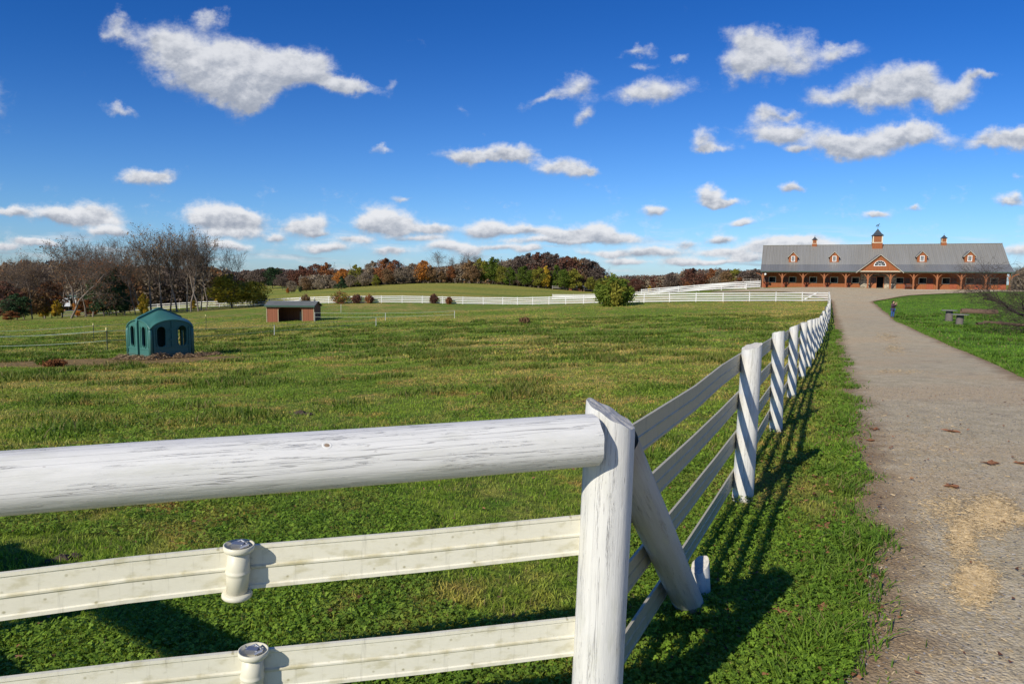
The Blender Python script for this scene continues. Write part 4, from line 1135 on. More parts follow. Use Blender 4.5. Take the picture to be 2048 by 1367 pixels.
# ------------------------------------------------------------------ run-in sheds
M_tan = simple('tan_trim', (.34, .27, .17), .8, .2, 3)
def run_in_shed(name, label, px, Y, wid, eave, rise, depth, rz, bmat, rmat, opening):
    p = gp(px, Y); s = thing(name, label, 'shed', p, rz)
    hw = wid / 2
    (o0, o1, ot) = opening
    outer = [(-hw, -.3), (hw, -.3), (hw, eave), (-hw, eave)]
    plate('front_wall', [(-hw, -.3), (o0, -.3), (o0, ot - .25), (o0 + .3, ot), (o1 - .3, ot), (o1, ot - .25), (o1, -.3), (hw, -.3), (hw, eave), (-hw, eave)], [], .08, bmat, s)
    dpt = depth
    b = MB()
    for x in (-hw, hw - .06):
        pts = [(x, .085, -.3), (x, dpt, -.3), (x, dpt, eave), (x, dpt * .45, eave + rise), (x, .085, eave)]
        pts2 = [(q_[0] + .06, q_[1], q_[2]) for q_ in pts]
        b.add(pts + pts2, [(0, 1, 2, 3, 4), (9, 8, 7, 6, 5)] + [(i, i + 5, (i + 1) % 5 + 5, (i + 1) % 5) for i in range(5)])
    b.box(-hw + .06, hw - .06, dpt - .08, dpt, -.3, eave)
    b.build('side_wall', bmat, s)
    r = slab('roof', [(-hw - .2, -.3, eave - .02), (hw + .2, -.3, eave - .02), (hw + .2, dpt * .45, eave + rise + .08), (-hw - .2, dpt * .45, eave + rise + .08)], .09, rmat, s)
    slab('rear_slope', [(-hw - .2, dpt * .45, eave + rise + .08), (hw + .2, dpt * .45, eave + rise + .08), (hw + .2, dpt + .25, eave - .1), (-hw - .2, dpt + .25, eave - .1)], .09, rmat, s)
    MB().box(-hw - .2, hw + .2, -.36, -.305, eave - .22, eave).build('fascia', M_green, s)
    f = MB().box(-hw - .03, -hw + .08, -.03, -.004, -.3, eave - .05).box(hw - .08, hw + .03, -.03, -.004, -.3, eave - .05).box(o0 - .1, o0, -.03, -.004, -.3, ot - .25).box(o1, o1 + .1, -.03, -.004, -.3, ot - .25)
    f.build('corner_trim', M_tan, s)
    return s
M_redb = board_mat('dull_red_board', (.25, .095, .05), .3); M_shroof = simple('weathered_grey_roof', (.135, .145, .14), .75, .3, 1.2)
sh = run_in_shed('run_in_shed', 'red board run-in shed with grey roof and dark open front in the paddock', 579, 90, 6.3, 2.15, .48, 3.0, -.02, M_redb, M_shroof, (-1.55, 1.55, 1.85))
MB().box(.4, 1.0, 2.6, 3.2, 0, 1.2).build('inner_partition', M_grey, sh)
run_in_shed('field_shed', 'small red shed far off at the wood edge beyond the grey fence', 1158, 262, 4.6, 1.75, .55, 4, .35, M_redb, M_shroof, (1.2, 2.1, 1.6))
wsh = run_in_shed('white_shed', 'white building half hidden among trees at the left edge of the photo', 112, 165, 9, 2.3, 1.0, 5, .1, simple('white_siding', (.62, .63, .66), .7, .1, 1), M_shroof, (3, 4, 1.8))
wsh.location.z += 1.6
wsh2 = run_in_shed('grey_house', 'pale grey roofed house glimpsed through bare trunks at far left', 62, 185, 8, 2.6, 1.6, 6, -.1, simple('grey_siding', (.36, .37, .38), .7, .1, 1), simple('pale_roof', (.34, .35, .36), .7, .1, 1), (3, 4, 1.8))
wsh2.location.z += 3.2

# ------------------------------------------------------------------ electric tape fences
M_tape = simple('white_tape', (.42, .50, .42), .6, .15, 2); M_tpost = simple('white_plastic_post', (.66, .66, .62), .6, .1, 3); M_tgreen = simple('green_steel_post', (.03, .05, .035), .6, .2, 3); M_cap = simple('yellow_cap', (.65, .58, .25), .5, .1, 3)
def tape_fence(label, plist, heights, sag=.10):
    f = thing('electric_tape_fence', label, 'fence')
    tops = []
    for (px, ytop, Y, kind) in plist:
        g_ = gp(px, Y); zt = at(px, ytop, Y)[2]; h = max(.9, min(1.5, zt - g_[2]))
        if kind:
            o = MB().tube([(0, 0, -.1), (.02, 0, h)], .028 if kind == 'w' else .03, 6).build('post', M_tpost if kind == 'w' else M_tgreen, f)
            o.location = g_
            if kind == 'g': MB().lathe([(.05, h - .02), (.06, h + .05), (.05, h + .16), (.02, h + .18)], 8).build('cap', M_cap, o)
        tops.append((g_[0], g_[1], g_[2], h))
    for fr in heights:
        path = []
        for k in range(len(tops) - 1):
            a, b = tops[k], tops[k + 1]
            for q_ in range(8):
                t_ = q_ / 8; path.append((a[0] + (b[0] - a[0]) * t_, a[1] + (b[1] - a[1]) * t_, (a[2] + a[3] * fr) * (1 - t_) + (b[2] + b[3] * fr) * t_ - sag * 4 * t_ * (1 - t_)))
        path.append((tops[-1][0], tops[-1][1], tops[-1][2] + tops[-1][3] * fr))
        MB().sweep(path, [(-.004, -.010), (.004, -.010), (.004, .010), (-.004, .010)]).build('tape', M_tape, f)
tape_fence('near white tape fence from the left edge past the hut to the thin white posts', [(-60, 672, 40, None), (208, 660, 42, 'g'), (546, 650, 55, 'w'), (751, 636, 68, 'w')], (.97, .5))
tape_fence('upper tape fence line behind the hut running toward the shed', [(-60, 662, 58, None), (182, 650, 62, 'g'), (409, 631, 76, 'g'), (560, 622, 100, 'w'), (681, 608, 108, 'w')], (.96, .55))
tape_fence('two strand white tape fence right of the red shed', [(628, 624, 88, 'w'), (770, 625, 84, 'w'), (909, 626, 84, 'w')], (.95, .5), .05)

# ------------------------------------------------------------------ stump tables, logs
M_stump = simple('grey_weathered_wood', (.15, .13, .12), .9, .35, 4, bump=.6); M_bark = simple('brown_bark', (.15, .095, .065), .95, .4, 5, bump=.8); M_slab = simple('table_slab', (.22, .21, .19), .85, .25, 4)
for (px, py, Y, lb) in [(1903, 641, 61, 'farther round-topped stump table on the lawn'), (1925, 650, 57, 'nearer round-topped stump table on the lawn')]:
    g_ = gp(px, Y); k_ = Y / 60.0
    s = thing('stump_table', lb, 'table', g_, .3)
    cut_log('stump', s, M_stump, (0, 0, -.1), (0, 0, .88 * k_), .30 * k_, .27 * k_, n=20, seg=8, seed=int(px), bump=.09)
    MB().lathe([(.55, .885 * k_), (.64, .89 * k_), (.65, .93 * k_), (.63, .95 * k_)], 20).build('table_top', M_slab, s)
def lying_log(label, a, b, r, name='fallen_log'):
    A, B = gp(*a), gp(*b); s = thing(name, label, 'log', A)
    cut_log('log', s, M_bark, (0, 0, r * .8), (B[0] - A[0], B[1] - A[1], B[2] - A[2] + r * .8), r, r * .8, n=16, seg=14, seed=4, bump=.16)
lying_log('thick barkless log lying on the lawn behind the stump tables', (1926, 74), (2000, 73), .30)
lying_log('long pale log lying beneath the dead branches at right', (1975, 58), (2075, 54), .16)
lying_log('crooked log on the ground left of the dead branches', (1960, 57), (2010, 58.5), .12)

# ------------------------------------------------------------------ person
M_skin = simple('skin', (.50, .30, .21), .6, .05, 3); M_shirt = simple('plum_jacket', (.075, .035, .05), .85, .3, 8); M_jean = simple('blue_jeans', (.035, .085, .24), .85, .2, 10); M_boot = simple('brown_boots', (.09, .04, .03), .7, .2, 5); M_hair = simple('dark_hair', (.02, .014, .012), .7, .2, 12)
def skin_obj(name, verts, edges, radii, mat, parent, root=0, sub=2):
    me = bpy.data.meshes.new(name); me.from_pydata(verts, edges, []); me.materials.append(mat)
    o = bpy.data.objects.new(name, me); COL.objects.link(o); o.parent = parent
    md = o.modifiers.new('skin', 'SKIN'); md.use_smooth_shade = True
    for i, r in enumerate(radii):
        sv = me.skin_vertices[0].data[i]; sv.radius = (r, r) if not isinstance(r, tuple) else r; sv.use_root = (i == root)
    s = o.modifiers.new('sub', 'SUBSURF'); s.levels = sub; s.render_levels = sub
    return o
pg = hit(1790, 637, 40, 90); pg = gp(1789.5, 65)
pe = thing('person', 'person in plum jacket and blue jeans standing on the lawn, hands raised to the face', 'person', pg, R_(25))
V_ = [(0, 0, .93), (0, .01, 1.15), (0, .0, 1.36), (0, -.01, 1.47), (0, -.03, 1.56), (0, -.035, 1.66),           # pelvis, waist, chest, neck, head, crown
      (.09, 0, .88), (.10, -.03, .50), (.10, .02, .09), (.10, -.14, .04), (-.09, 0, .88), (-.11, .02, .50), (-.13, .05, .09), (-.13, -.11, .04),
      (.17, 0, 1.38), (.24, -.06, 1.14), (.14, -.27, 1.36), (.09, -.29, 1.46), (-.17, 0, 1.38), (-.26, -.05, 1.14), (-.10, -.28, 1.36), (-.06, -.30, 1.46)]
E2 = [(0, 1), (1, 2), (2, 3), (3, 4), (4, 5), (0, 6), (6, 7), (7, 8), (8, 9), (0, 10), (10, 11), (11, 12), (12, 13), (2, 14), (14, 15), (15, 16), (16, 17), (2, 18), (18, 19), (19, 20), (20, 21)]
RD = [(.15, .11), (.13, .10), (.16, .11), .055, .095, .085, .085, .06, .042, .035, .085, .06, .042, .035, .055, .042, .032, .035, .055, .042, .032, .035]
skin_obj('body', V_, E2, RD, M_skin, pe)
skin_obj('jacket', [V_[0], V_[1], V_[2], (0, -.01, 1.43), V_[14], V_[15], (.15, -.25, 1.34), V_[18], V_[19], (-.11, -.26, 1.34), (0, 0, .84)], [(10, 0), (0, 1), (1, 2), (2, 3), (2, 4), (4, 5), (5, 6), (2, 7), (7, 8), (8, 9)],
         [(.185, .14), (.17, .135), (.195, .145), .07, .075, .06, .046, .075, .06, .046, (.19, .14)], M_shirt, pe)
skin_obj('jeans', [V_[0], V_[6], V_[7], (.10, .015, .14), V_[10], V_[11], (-.13, .045, .14)], [(0, 1), (1, 2), (2, 3), (0, 4), (4, 5), (5, 6)], [(.16, .125), .105, .075, .06, .105, .075, .06], M_jean, pe)
for sx, yy_ in ((.10, 0.01), (-.13, .04)):
    skin_obj('boot', [(sx, yy_, .22), (sx, yy_ + .0, .06), (sx, yy_ - .17, .045)], [(0, 1), (1, 2)], [.065, .058, .048], M_boot, pe)
skin_obj('hair', [(0, .02, 1.60), (0, -.01, 1.70), (0, .05, 1.52)], [(0, 1), (0, 2)], [.10, .095, .07], M_hair, pe)
MB().lathe([(.002, -.02), (.016, -.01), (.018, 0), (.002, .012)], 8, Matrix.Translation((0, -.135, 1.575))).build('nose', M_skin, pe)
for sx, hx_ in ((1, .09), (-1, -.06)):
    hb = MB()
    for k in range(4):
        xx_ = hx_ + (k - 1.5) * .020
        hb.tube([(xx_, -.29, 1.47), (xx_, -.31, 1.52 + .006 * (k % 3)), (xx_ - sx * .008, -.285, 1.56), (xx_ - sx * .01, -.26, 1.575)], [.0095, .009, .0085, .007], 6)
    hb.tube([(hx_ - sx * .03, -.28, 1.44), (hx_ - sx * .055, -.27, 1.48), (hx_ - sx * .05, -.25, 1.51)], [.012, .011, .009], 6)
    hb.build('fingers', M_skin, pe, True)
# ------------------------------------------------------------------ trees
def seg_mesh(name, segs, mat, nside=3):
    """segs: (n,8) p0 p1 r0 r1 -> open prisms"""
    S_ = np.array(segs); n = len(S_); A = S_[:, 0:3]; B = S_[:, 3:6]; r0 = S_[:, 6]; r1 = S_[:, 7]
    d = B - A; d /= np.linalg.norm(d, axis=1, keepdims=True) + 1e-9
    ref = np.where(np.abs(d[:, 2:3]) > .9, np.array([[1., 0, 0]]), np.array([[0, 0, 1.]]))
    u = np.cross(d, ref); u /= np.linalg.norm(u, axis=1, keepdims=True) + 1e-9; w = np.cross(d, u)
    V = np.empty((n, 2, nside, 3))
    for k in range(nside):
        a = 2 * PI * k / nside; o = u * math.cos(a) + w * math.sin(a)
        V[:, 0, k] = A + o * r0[:, None]; V[:, 1, k] = B + o * r1[:, None]
    b = (np.arange(n) * 2 * nside)[:, None]
    F = np.concatenate([b + np.array([k, (k + 1) % nside, nside + (k + 1) % nside, nside + k]) for k in range(nside)])
    me = np_mesh(name, V.reshape(-1, 3), F, mat, smooth=True); return me
def grow(seed, Hh, trunk_frac=.3, spread=.6, levels=4, nchild=(7, 6, 5, 4), up=.35, r0=None, lean=(0, 0), wob=.10, rmin=.014):
    """returns trunk segments, branch segments, tip points; upright vase habit"""
    rr = np.random.default_rng(seed); tr = []; br = []; tips = []
    r0 = r0 or Hh * .014
    def rec(p, d, L, r, lv, out):
        ns = 5 if lv <= 1 else 3
        pts = [p]; dirs = []
        rads = [r]
        for i in range(ns):
            d = d + rr.normal(size=3) * wob + np.array([0, 0, up * .22 if lv > 0 else .05]); d = d / np.linalg.norm(d)
            q = pts[-1] + d * L / ns; rn = r * (1 - (.72 if lv > 0 else .62) * (i + 1) / ns); rn = max(rn, rmin * .5)
            (tr if lv == 0 else br).append((*pts[-1], *q, rads[-1], rn)); pts.append(q); rads.append(rn); dirs.append(d)
        if lv >= levels: tips.append(pts[-1]); tips.append(pts[-2]); return
        nc_ = nchild[lv]
        for c in range(nc_):
            t_ = (trunk_frac + (1 - trunk_frac) * (c + rr.random()) / nc_) if lv == 0 else (.25 + .75 * (c + rr.random()) / nc_)
            t_ = min(t_, .999); k = int(t_ * ns); f_ = t_ * ns - k
            q = pts[k] + (pts[k + 1] - pts[k]) * f_; dd = dirs[k]
            az = rr.random() * 2 * PI + c * 2.4; ax = np.cross(dd, [math.cos(az), math.sin(az), .1]); ax /= np.linalg.norm(ax) + 1e-9
            an = (spread * (1.15 - .45 * t_) if lv == 0 else spread * .95) * (.75 + .5 * rr.random())
            nd = dd * math.cos(an) + ax * math.sin(an)
            LL = L * ((.62 - .30 * t_) if lv == 0 else .58) * (.75 + .5 * rr.random())
            rec(q, nd, max(LL, .3), max(rads[k] * (.55 if lv == 0 else .6), rmin), lv + 1, out)
        if lv > 0 or True: tips.append(pts[-1])
    rec(np.array([0., 0, -.3]), np.array([lean[0], lean[1], 1.]), Hh * .86, r0, 0, None)
    tips = np.array(tips); k_ = Hh / np.percentile(tips[:, 2], 99.0) if r0 == Hh * .014 else 1.0
    tr = [tuple(v * k_ for v in s_) for s_ in tr]; br = [tuple(v * (k_ if q < 6 else 1) for q, v in enumerate(s_)) for s_ in br]
    return tr, br, tips * k_
def leaf_mesh(name, C_, size, mat, seed, flat=0.0, n_per=1, jitter=.4):
    rr = np.random.default_rng(seed); P = np.repeat(C_, n_per, 0) + rr.normal(size=(len(C_) * n_per, 3)) * jitter
    n = len(P); a = rr.normal(size=(n, 3)); a /= np.linalg.norm(a, axis=1, keepdims=True)
    b = rr.normal(size=(n, 3)); b -= a * (a * b).sum(1, keepdims=True); b /= np.linalg.norm(b, axis=1, keepdims=True)
    s = size * (.5 + rr.random(n))[:, None]
    V = np.empty((n, 4, 3)); V[:, 0] = P - a * s; V[:, 1] = P - b * s * .5; V[:, 2] = P + a * s; V[:, 3] = P + b * s * .5
    F = np.arange(n * 4).reshape(-1, 4)
    cl = vnoise(P[:, 0] * .45 + P[:, 2] * .3, P[:, 1] * .45 + P[:, 2] * .5, seed)
    return np_mesh(name, V.reshape(-1, 3), F, mat, {'rnd': np.repeat(np.clip(.55 * cl + .45 * rr.random(n), 0, 1), 4)})
def leaf_mat(name, ca, cb, cc=None, tr=.3):
    ca = [x * 2.3 for x in ca]; cb = [x * 2.3 for x in cb]
    m, t, out = newmat(name)
    r = t.n('ShaderNodeAttribute', attribute_name='rnd').outputs['Fac']
    oi = t.n('ShaderNodeObjectInfo').outputs['Random']
    c = t.mix(r, ca, cb)
    if cc: c = t.mix(t.ss(r, .72, .9), c, cc)
    c = t.mix(t.m('MULTIPLY', oi, .5), c, t.mix(1, c, (.6, .62, .7), 'MULTIPLY'))
    d = t.n('ShaderNodeBsdfDiffuse'); t.set(d.inputs[0], c); q = t.n('ShaderNodeBsdfTranslucent'); t.set(q.inputs[0], c)
    mx = t.n('ShaderNodeMixShader'); mx.inputs[0].default_value = tr
    t.nt.links.new(d.outputs[0], mx.inputs[1]); t.nt.links.new(q.outputs[0], mx.inputs[2]); t.nt.links.new(mx.outputs[0], out.inputs[0]); return m
M_barkg = simple('grey_bark', (.23, .19, .155), .95, .35, 1.2); M_barkd = simple('dark_bark', (.085, .068, .058), .95, .3, 1.2); M_twig = simple('brown_twig', (.15, .112, .086), .95, .25, .8); M_twigr = simple('purplish_twig', (.085, .065, .068), .95, .25, .8)
ML = {
 'green': leaf_mat('green_leaf', (.024, .048, .008), (.090, .112, .018)),
 'olive': leaf_mat('olive_leaf', (.055, .065, .012), (.17, .155, .026)),
 'gold': leaf_mat('golden_leaf', (.16, .115, .015), (.40, .27, .03)),
 'golden': leaf_mat('olive_gold_leaf', (.10, .088, .012), (.26, .205, .026)),
 'rust': leaf_mat('rust_leaf', (.080, .036, .016), (.21, .088, .034)),
 'orange': leaf_mat('orange_leaf', (.15, .055, .014), (.34, .15, .03)),
 'maroon': leaf_mat('maroon_leaf', (.046, .024, .018), (.12, .054, .034)),
 'brown': leaf_mat('brown_leaf', (.066, .042, .022), (.185, .115, .055)),
 'grey': leaf_mat('grey_brown_twiggy', (.082, .066, .046), (.19, .152, .104)),
 'dark': leaf_mat('dark_blue_green_leaf', (.013, .028, .012), (.042, .068, .030)),
 'dusk': leaf_mat('dark_purple_brown', (.046, .036, .030), (.112, .084, .064)),
}
def bare_proto(seed, Hh, **k):
    tr, br, tips = grow(seed, Hh, **k)
    return seg_mesh('trunk', tr, M_barkg, 6), seg_mesh('crown', br, M_twig, 3), tips
def leafy_proto(seed, Hh, wid, dens=1.0, leaf=.34, low=.12, conic=0):
    rr = np.random.default_rng(seed)
    tr, br, tips = grow(seed, Hh, .15, .7, 3, (7, 5, 4), .3)
    # lobed crown volume
    nb = 26; cs_ = []
    for i in range(nb):
        t_ = (i + .5) / nb; z = Hh * (low + (1 - low) * (.08 + .86 * t_))
        wr = wid * .5 * ((math.sin(PI * min(1, (t_ * .9 + .12))) ** .6) if not conic else (1.02 - t_))
        a = rr.random() * 2 * PI; r_ = wr * (.35 + .5 * rr.random())
        cs_.append((r_ * math.cos(a), r_ * math.sin(a), z, max(.28, wr * (.36 + .25 * rr.random()))))
    P = []
    for (x, y, z, r_) in cs_:
        m_ = int(150 * dens); v = rr.normal(size=(m_, 3)); v /= np.linalg.norm(v, axis=1, keepdims=True)
        v *= (r_ * (.55 + .5 * rr.random(m_)) )[:, None]; v[:, 2] *= .8; P.append(v + np.array([x, y, z]))
    P = np.concatenate(P); P = P[P[:, 2] > .1]
    return tr, br, P, leaf
BARE = [bare_proto(11, 18, trunk_frac=.40, spread=.68, nchild=(9, 7, 5, 4), up=.42, rmin=.019, wob=.12), bare_proto(12, 18, trunk_frac=.48, spread=.58, nchild=(9, 7, 5, 3), up=.42, rmin=.019, wob=.12),
        bare_proto(13, 18, trunk_frac=.25, spread=.92, nchild=(10, 7, 5, 4), up=.22, rmin=.022, wob=.16), bare_proto(14, 18, trunk_frac=.5, spread=.75, nchild=(9, 7, 5, 3), up=.30, rmin=.022, lean=(.08, 0), wob=.15)]
LEAFY = []
for i, (w_, lo, con) in enumerate([(9, .12, 0), (7.5, .08, 0), (11, .15, 0), (6, .05, 0), (7, .03, 1)]):
    LEAFY.append(leafy_proto(31 + i, 12, w_, 1.0, .30, lo, con))
_cache = {}
def tree_leafy(kind, pi, loc, Hh, wsc, rz, label, cat='tree', group=None, name='leafy_tree', bark=None):
    key = (kind, pi)
    if key not in _cache:
        tr, br, P, leaf = LEAFY[pi]
        tm_ = seg_mesh('trunk', tr + br, bark or M_barkd, 4); cm = leaf_mesh('crown', P, leaf, ML[kind], 90 + pi, jitter=.15)
        _cache[key] = (tm_, cm)
    tm_, cm = _cache[key]
    t = thing(name, label, cat, loc, rz, group); s = Hh / 12; t.scale = (s * wsc, s * wsc, s)
    obj_from(tm_, 'trunk', t); obj_from(cm, 'crown', t); return t
def tree_bare(pi, loc, Hh, wsc, rz, label, group=None, thin=None):
    a, b, tips = BARE[pi]; t = thing('bare_tree', label, 'tree', loc, rz, group); s = Hh / 18; t.scale = (s * wsc, s * wsc, s)
    obj_from(a, 'trunk', t); obj_from(b, 'crown', t)
    if thin:
        key = ('thin', pi, thin)
        if key not in _cache:
            rr = np.random.default_rng(5 + pi); tp = tips[rr.random(len(tips)) < .35]; _cache[key] = leaf_mesh('last_leaves', tp, .16, ML[thin], 7 + pi, jitter=.3)
        obj_from(_cache[key], 'last_leaves', t)
    return t
COLW = {'golden': 'golden', 'green': 'green', 'olive': 'yellow green', 'gold': 'golden yellow', 'rust': 'rust red', 'orange': 'orange', 'maroon': 'dark maroon', 'brown': 'brown', 'grey': 'greyish half-bare', 'dark': 'dark evergreen', 'dusk': 'dusky'}
def place(px, ytop, Y, mn=1.6):
    g_ = gp(px, Y); return g_, max(mn, at(px, ytop, Y)[2] - g_[2])
def row(trees, where, group):
    """trees: (px, ytop, Y, kind, proto, widthscale)"""
    cnt = {}; tot = {}
    for t in trees: tot[t[3]] = tot.get(t[3], 0) + 1
    for i, (px, yt, Y, kind, pi, ws) in enumerate(sorted(trees)):
        g_, h = place(px, yt, Y); k = cnt.get(kind, 0); cnt[kind] = k + 1
        if kind == 'bare':
            lb = f'bare tree {where}, {ORD[k]} from left' if tot[kind] > 1 else f'only bare grey tree {where}'
            tree_bare(pi, g_, h, ws, i * 1.9, lb, group)
        else:
            lb = f'{COLW[kind]} tree {where}, {ORD[k]} from left' if tot[kind] > 1 else f'only {COLW[kind]} tree {where}'
            tree_leafy(kind, pi, g_, h, ws, i * 1.9, lb, 'tree', group)

# left grove of bare trees
grove = [(322, 455, 128, 0, .95), (352, 453, 131, 1, .95), (338, 468, 137, 0, .85), (379, 465, 126, 1, .85), (400, 474, 134, 0, .8), (168, 478, 121, 1, .95), (120, 506, 127, 0, .85), (205, 492, 128, 0, .8), (30, 515, 124, 1, .8), (300, 462, 126, 1, .9), (372, 458, 130, 0, .9), (395, 470, 128, 1, .85), (410, 488, 131, 3, .8), (285, 480, 135, 2, .8), (268, 500, 122, 1, .7),
         (150, 480, 122, 0, 1.1), (182, 472, 118, 0, .95), (246, 490, 124, 0, .8), (60, 508, 120, 0, .9), (45, 512, 126, 3, .8), (463, 492, 138, 3, .75), (85, 520, 130, 2, .9), (10, 530, 118, 2, 1.0), (215, 500, 130, 1, .85)]
for i, (px, yt, Y, pi, ws) in enumerate(sorted(grove)):
    g_, h = place(px, yt, Y)
    tree_bare(pi, g_, h * 1.0, ws * 1.12, i * 2.3, f'tall bare tree of the left grove behind the paddock, {ORD[i]} from the left', 'bare trees of the left grove', 'brown' if i % 3 == 0 else None)
# broad nearly bare russet tree and undergrowth of the left wood
g_, h = place(138, 512, 113)
tree_bare(2, g_, h, 1.5, .7, 'broad russet tree, nearly bare, standing in front of the left wood', None, 'rust')
T_ = [((230, 530, 122, 'dark', 4, 1.3), 'dark evergreen standing among the bare trees at left'), ((205, 545, 119, 'dark', 1, 1.2), 'lower dark evergreen left of the taller one'),
      ((82, 592, 128, 'gold', 3, 1.3), 'small golden tree before the white building at far left'), ((112, 598, 124, 'gold', 3, 1.2), 'golden shrub right of the small golden tree'), ((155, 596, 121, 'orange', 3, 1.2), 'orange shrub under the brown tree'), ((178, 590, 122, 'rust', 3, 1.4), 'rust red shrub right of the brown tree trunk'),
      ((285, 585, 118, 'gold', 3, .9), 'bright yellow shrub between the bare trunks'), ((8, 560, 116, 'maroon', 1, 1.4), 'dusky red tree at the left edge of the photo'), ((30, 585, 112, 'dark', 1, 1.6), 'dark thicket at the far left edge'), ((385, 600, 140, 'gold', 3, 1.6), 'low yellow bush right of the bare trunks'),
      ((60, 570, 124, 'brown', 0, 1.2), 'brown tree left of the golden one'), ((100, 560, 130, 'rust', 0, 1.1), 'rust red tree behind the golden shrubs'), ((258, 575, 136, 'brown', 1, 1.3), 'brown tree right of the dark evergreen'), ((18, 630, 108, 'rust', 3, 3.0), 'low rust red bush at the left edge fence'),
      ((435, 590, 148, 'gold', 3, 1.2), 'yellow bush at the left foot of the golden tree')]
for k, ((px, yt, Y, kd, pi, ws), lb) in enumerate(T_):
    g_, h = place(px, yt, Y); tree_leafy(kd, pi, g_, h, ws, k * 1.3, lb, 'shrub' if 'shrub' in lb or 'bush' in lb or 'thicket' in lb else 'tree')
for (px, yt, Y, kd, pi, ws, lb) in [(462, 546, 138, 'golden', 0, 1.75, 'big golden green tree by the rising white fence'), (505, 560, 140, 'golden', 2, 1.3, 'lower right hand golden green tree by the fence'), (520, 585, 147, 'maroon', 3, 2.2, 'reddish bush at the right foot of the golden tree')]:
    g_, h = place(px, yt, Y); tree_leafy(kd, pi, g_, h, ws, 1.1 * pi, lb, 'tree' if 'tree by' in lb else 'shrub')
# far woods seen as one mass
def wood_mass(name, pts, dep, kinds, seed, dens=1.0, leaf=.5):
    """pts: (px, ytop, Y)"""
    rr = np.random.default_rng(seed); pts = np.array(pts, float)
    L = np.concatenate([[0], np.cumsum(np.abs(np.diff(pts[:, 0])))]); n = int(L[-1] * 90 * dens)
    s = rr.random(n) * L[-1]; px = np.interp(s, L, pts[:, 0]); yt = np.interp(s, L, pts[:, 1]); Y = np.interp(s, L, pts[:, 2]) + rr.random(n) * dep
    X = (px - 1024) / F_PX * Y
    zt = 2 - (yt - (556 + (px - 1024) * .00873)) / F_PX * Y
    z0 = Hv(X, Y); hcrown = np.maximum(zt - z0, 1)
    wav = .66 + .55 * fbm(X * .11, Y * .11, seed, 3) * (.8 + .2 * vnoise(X * .6, Y * .6, seed + 3))
    f_ = rr.random(n) ** .75
    P = np.stack([X, Y, z0 + hcrown * wav * f_], -1)
    cn = fbm(X * .07, Y * .07, seed + 9, 2)
    me = leaf_mesh(name, P, leaf, ML[kinds[0]], seed, jitter=.2)
    for k_ in kinds[1:]: me.materials.append(ML[k_])
    idx = np.clip(((cn - .25) / .5 * len(kinds)).astype(int) + rr.integers(-1, 2, n) * (rr.random(n) < .3), 0, len(kinds) - 1).astype(np.int32)
    me.polygons.foreach_set('material_index', idx)
    o = obj_from(me, name); o['kind'] = 'stuff'; o['label'] = 'far wood'; del o['label']; return o
wood_mass('left_woodland', [(-120, 520, 160), (0, 530, 160), (60, 522, 165), (120, 528, 165), (250, 530, 165), (420, 535, 172), (470, 545, 185)], 30, ['dusk', 'grey', 'brown', 'rust', 'grey'], 401, 1.3, .42)
wood_mass('far_woodland', [(440, 545, 430), (540, 538, 430), (620, 542, 420), (760, 540, 400), (900, 535, 400)], 40, ['dusk', 'maroon', 'grey'], 402, .9, .9)
wood_mass('hill_woodland', [(600, 552, 262), (700, 548, 268), (800, 538, 275), (900, 532, 285), (960, 522, 285), (1050, 520, 282), (1150, 520, 285), (1205, 548, 290)], 22, ['grey', 'brown', 'dusk', 'grey'], 403, 1.1, .5)
wood_mass('valley_woodland', [(1180, 552, 330), (1290, 554, 330), (1340, 546, 300), (1400, 540, 270), (1530, 545, 230)], 26, ['dusk', 'grey', 'maroon', 'dusk'], 404, 1.1, .55)
wood_mass('right_woodland', [(2020, 545, 165), (2060, 528, 165), (2200, 520, 165)], 20, ['grey', 'dusk', 'grey'], 405, 1.0, .4)
# individual trees of the middle distance
row([(565, 546, 300, 'dusk', 2, 1.3), (600, 530, 300, 'maroon', 0, 1.2), (632, 526, 300, 'maroon', 2, 1.1), (653, 523, 298, 'rust', 1, 1.0), (545, 533, 330, 'dark', 0, 1.4), (517, 537, 330, 'dusk', 2, 1.3), (583, 560, 225, 'grey', 0, 1.3),
     (612, 553, 226, 'brown', 0, 1.2), (640, 556, 224, 'grey', 2, 1.2), (683, 536, 262, 'orange', 0, 1.2), (668, 560, 225, 'grey', 1, 1.4), (575, 575, 205, 'orange', 3, 1.4), (601, 572, 207, 'dark', 3, 1.6)],
    'on the far left ridge', 'trees on the far left ridge')
row([(683, 551, 215, 'dark', 4, 1.9), (712, 527, 258, 'olive', 1, 1.0), (700, 548, 248, 'grey', 0, 1.2), (730, 545, 245, 'grey', 2, 1.2), (752, 548, 243, 'olive', 3, 1.5), (745, 520, 270, 'grey', 1, 1.1), (772, 514, 265, 'rust', 0, 1.0), (790, 518, 268, 'maroon', 2, .9),
     (775, 535, 252, 'brown', 0, 1.1), (800, 534, 258, 'grey', 0, 1.2), (825, 525, 262, 'grey', 2, 1.1), (845, 519, 262, 'orange', 0, 1.1), (862, 530, 262, 'brown', 1, 1.2), (902, 530, 266, 'rust', 3, 1.2), (815, 548, 258, 'grey', 3, 1.8), (885, 540, 262, 'brown', 3, 1.6)],
    'at the wood edge above the far field', 'trees at the wood edge above the far field')
row([(880, 500, 264, 'bare', 3, 1.0), (925, 505, 272, 'bare', 0, 1.0), (940, 508, 270, 'bare', 2, 1.0), (910, 512, 275, 'bare', 1, 1.1)], 'rising above the hill wood', 'bare trees above the hill wood')
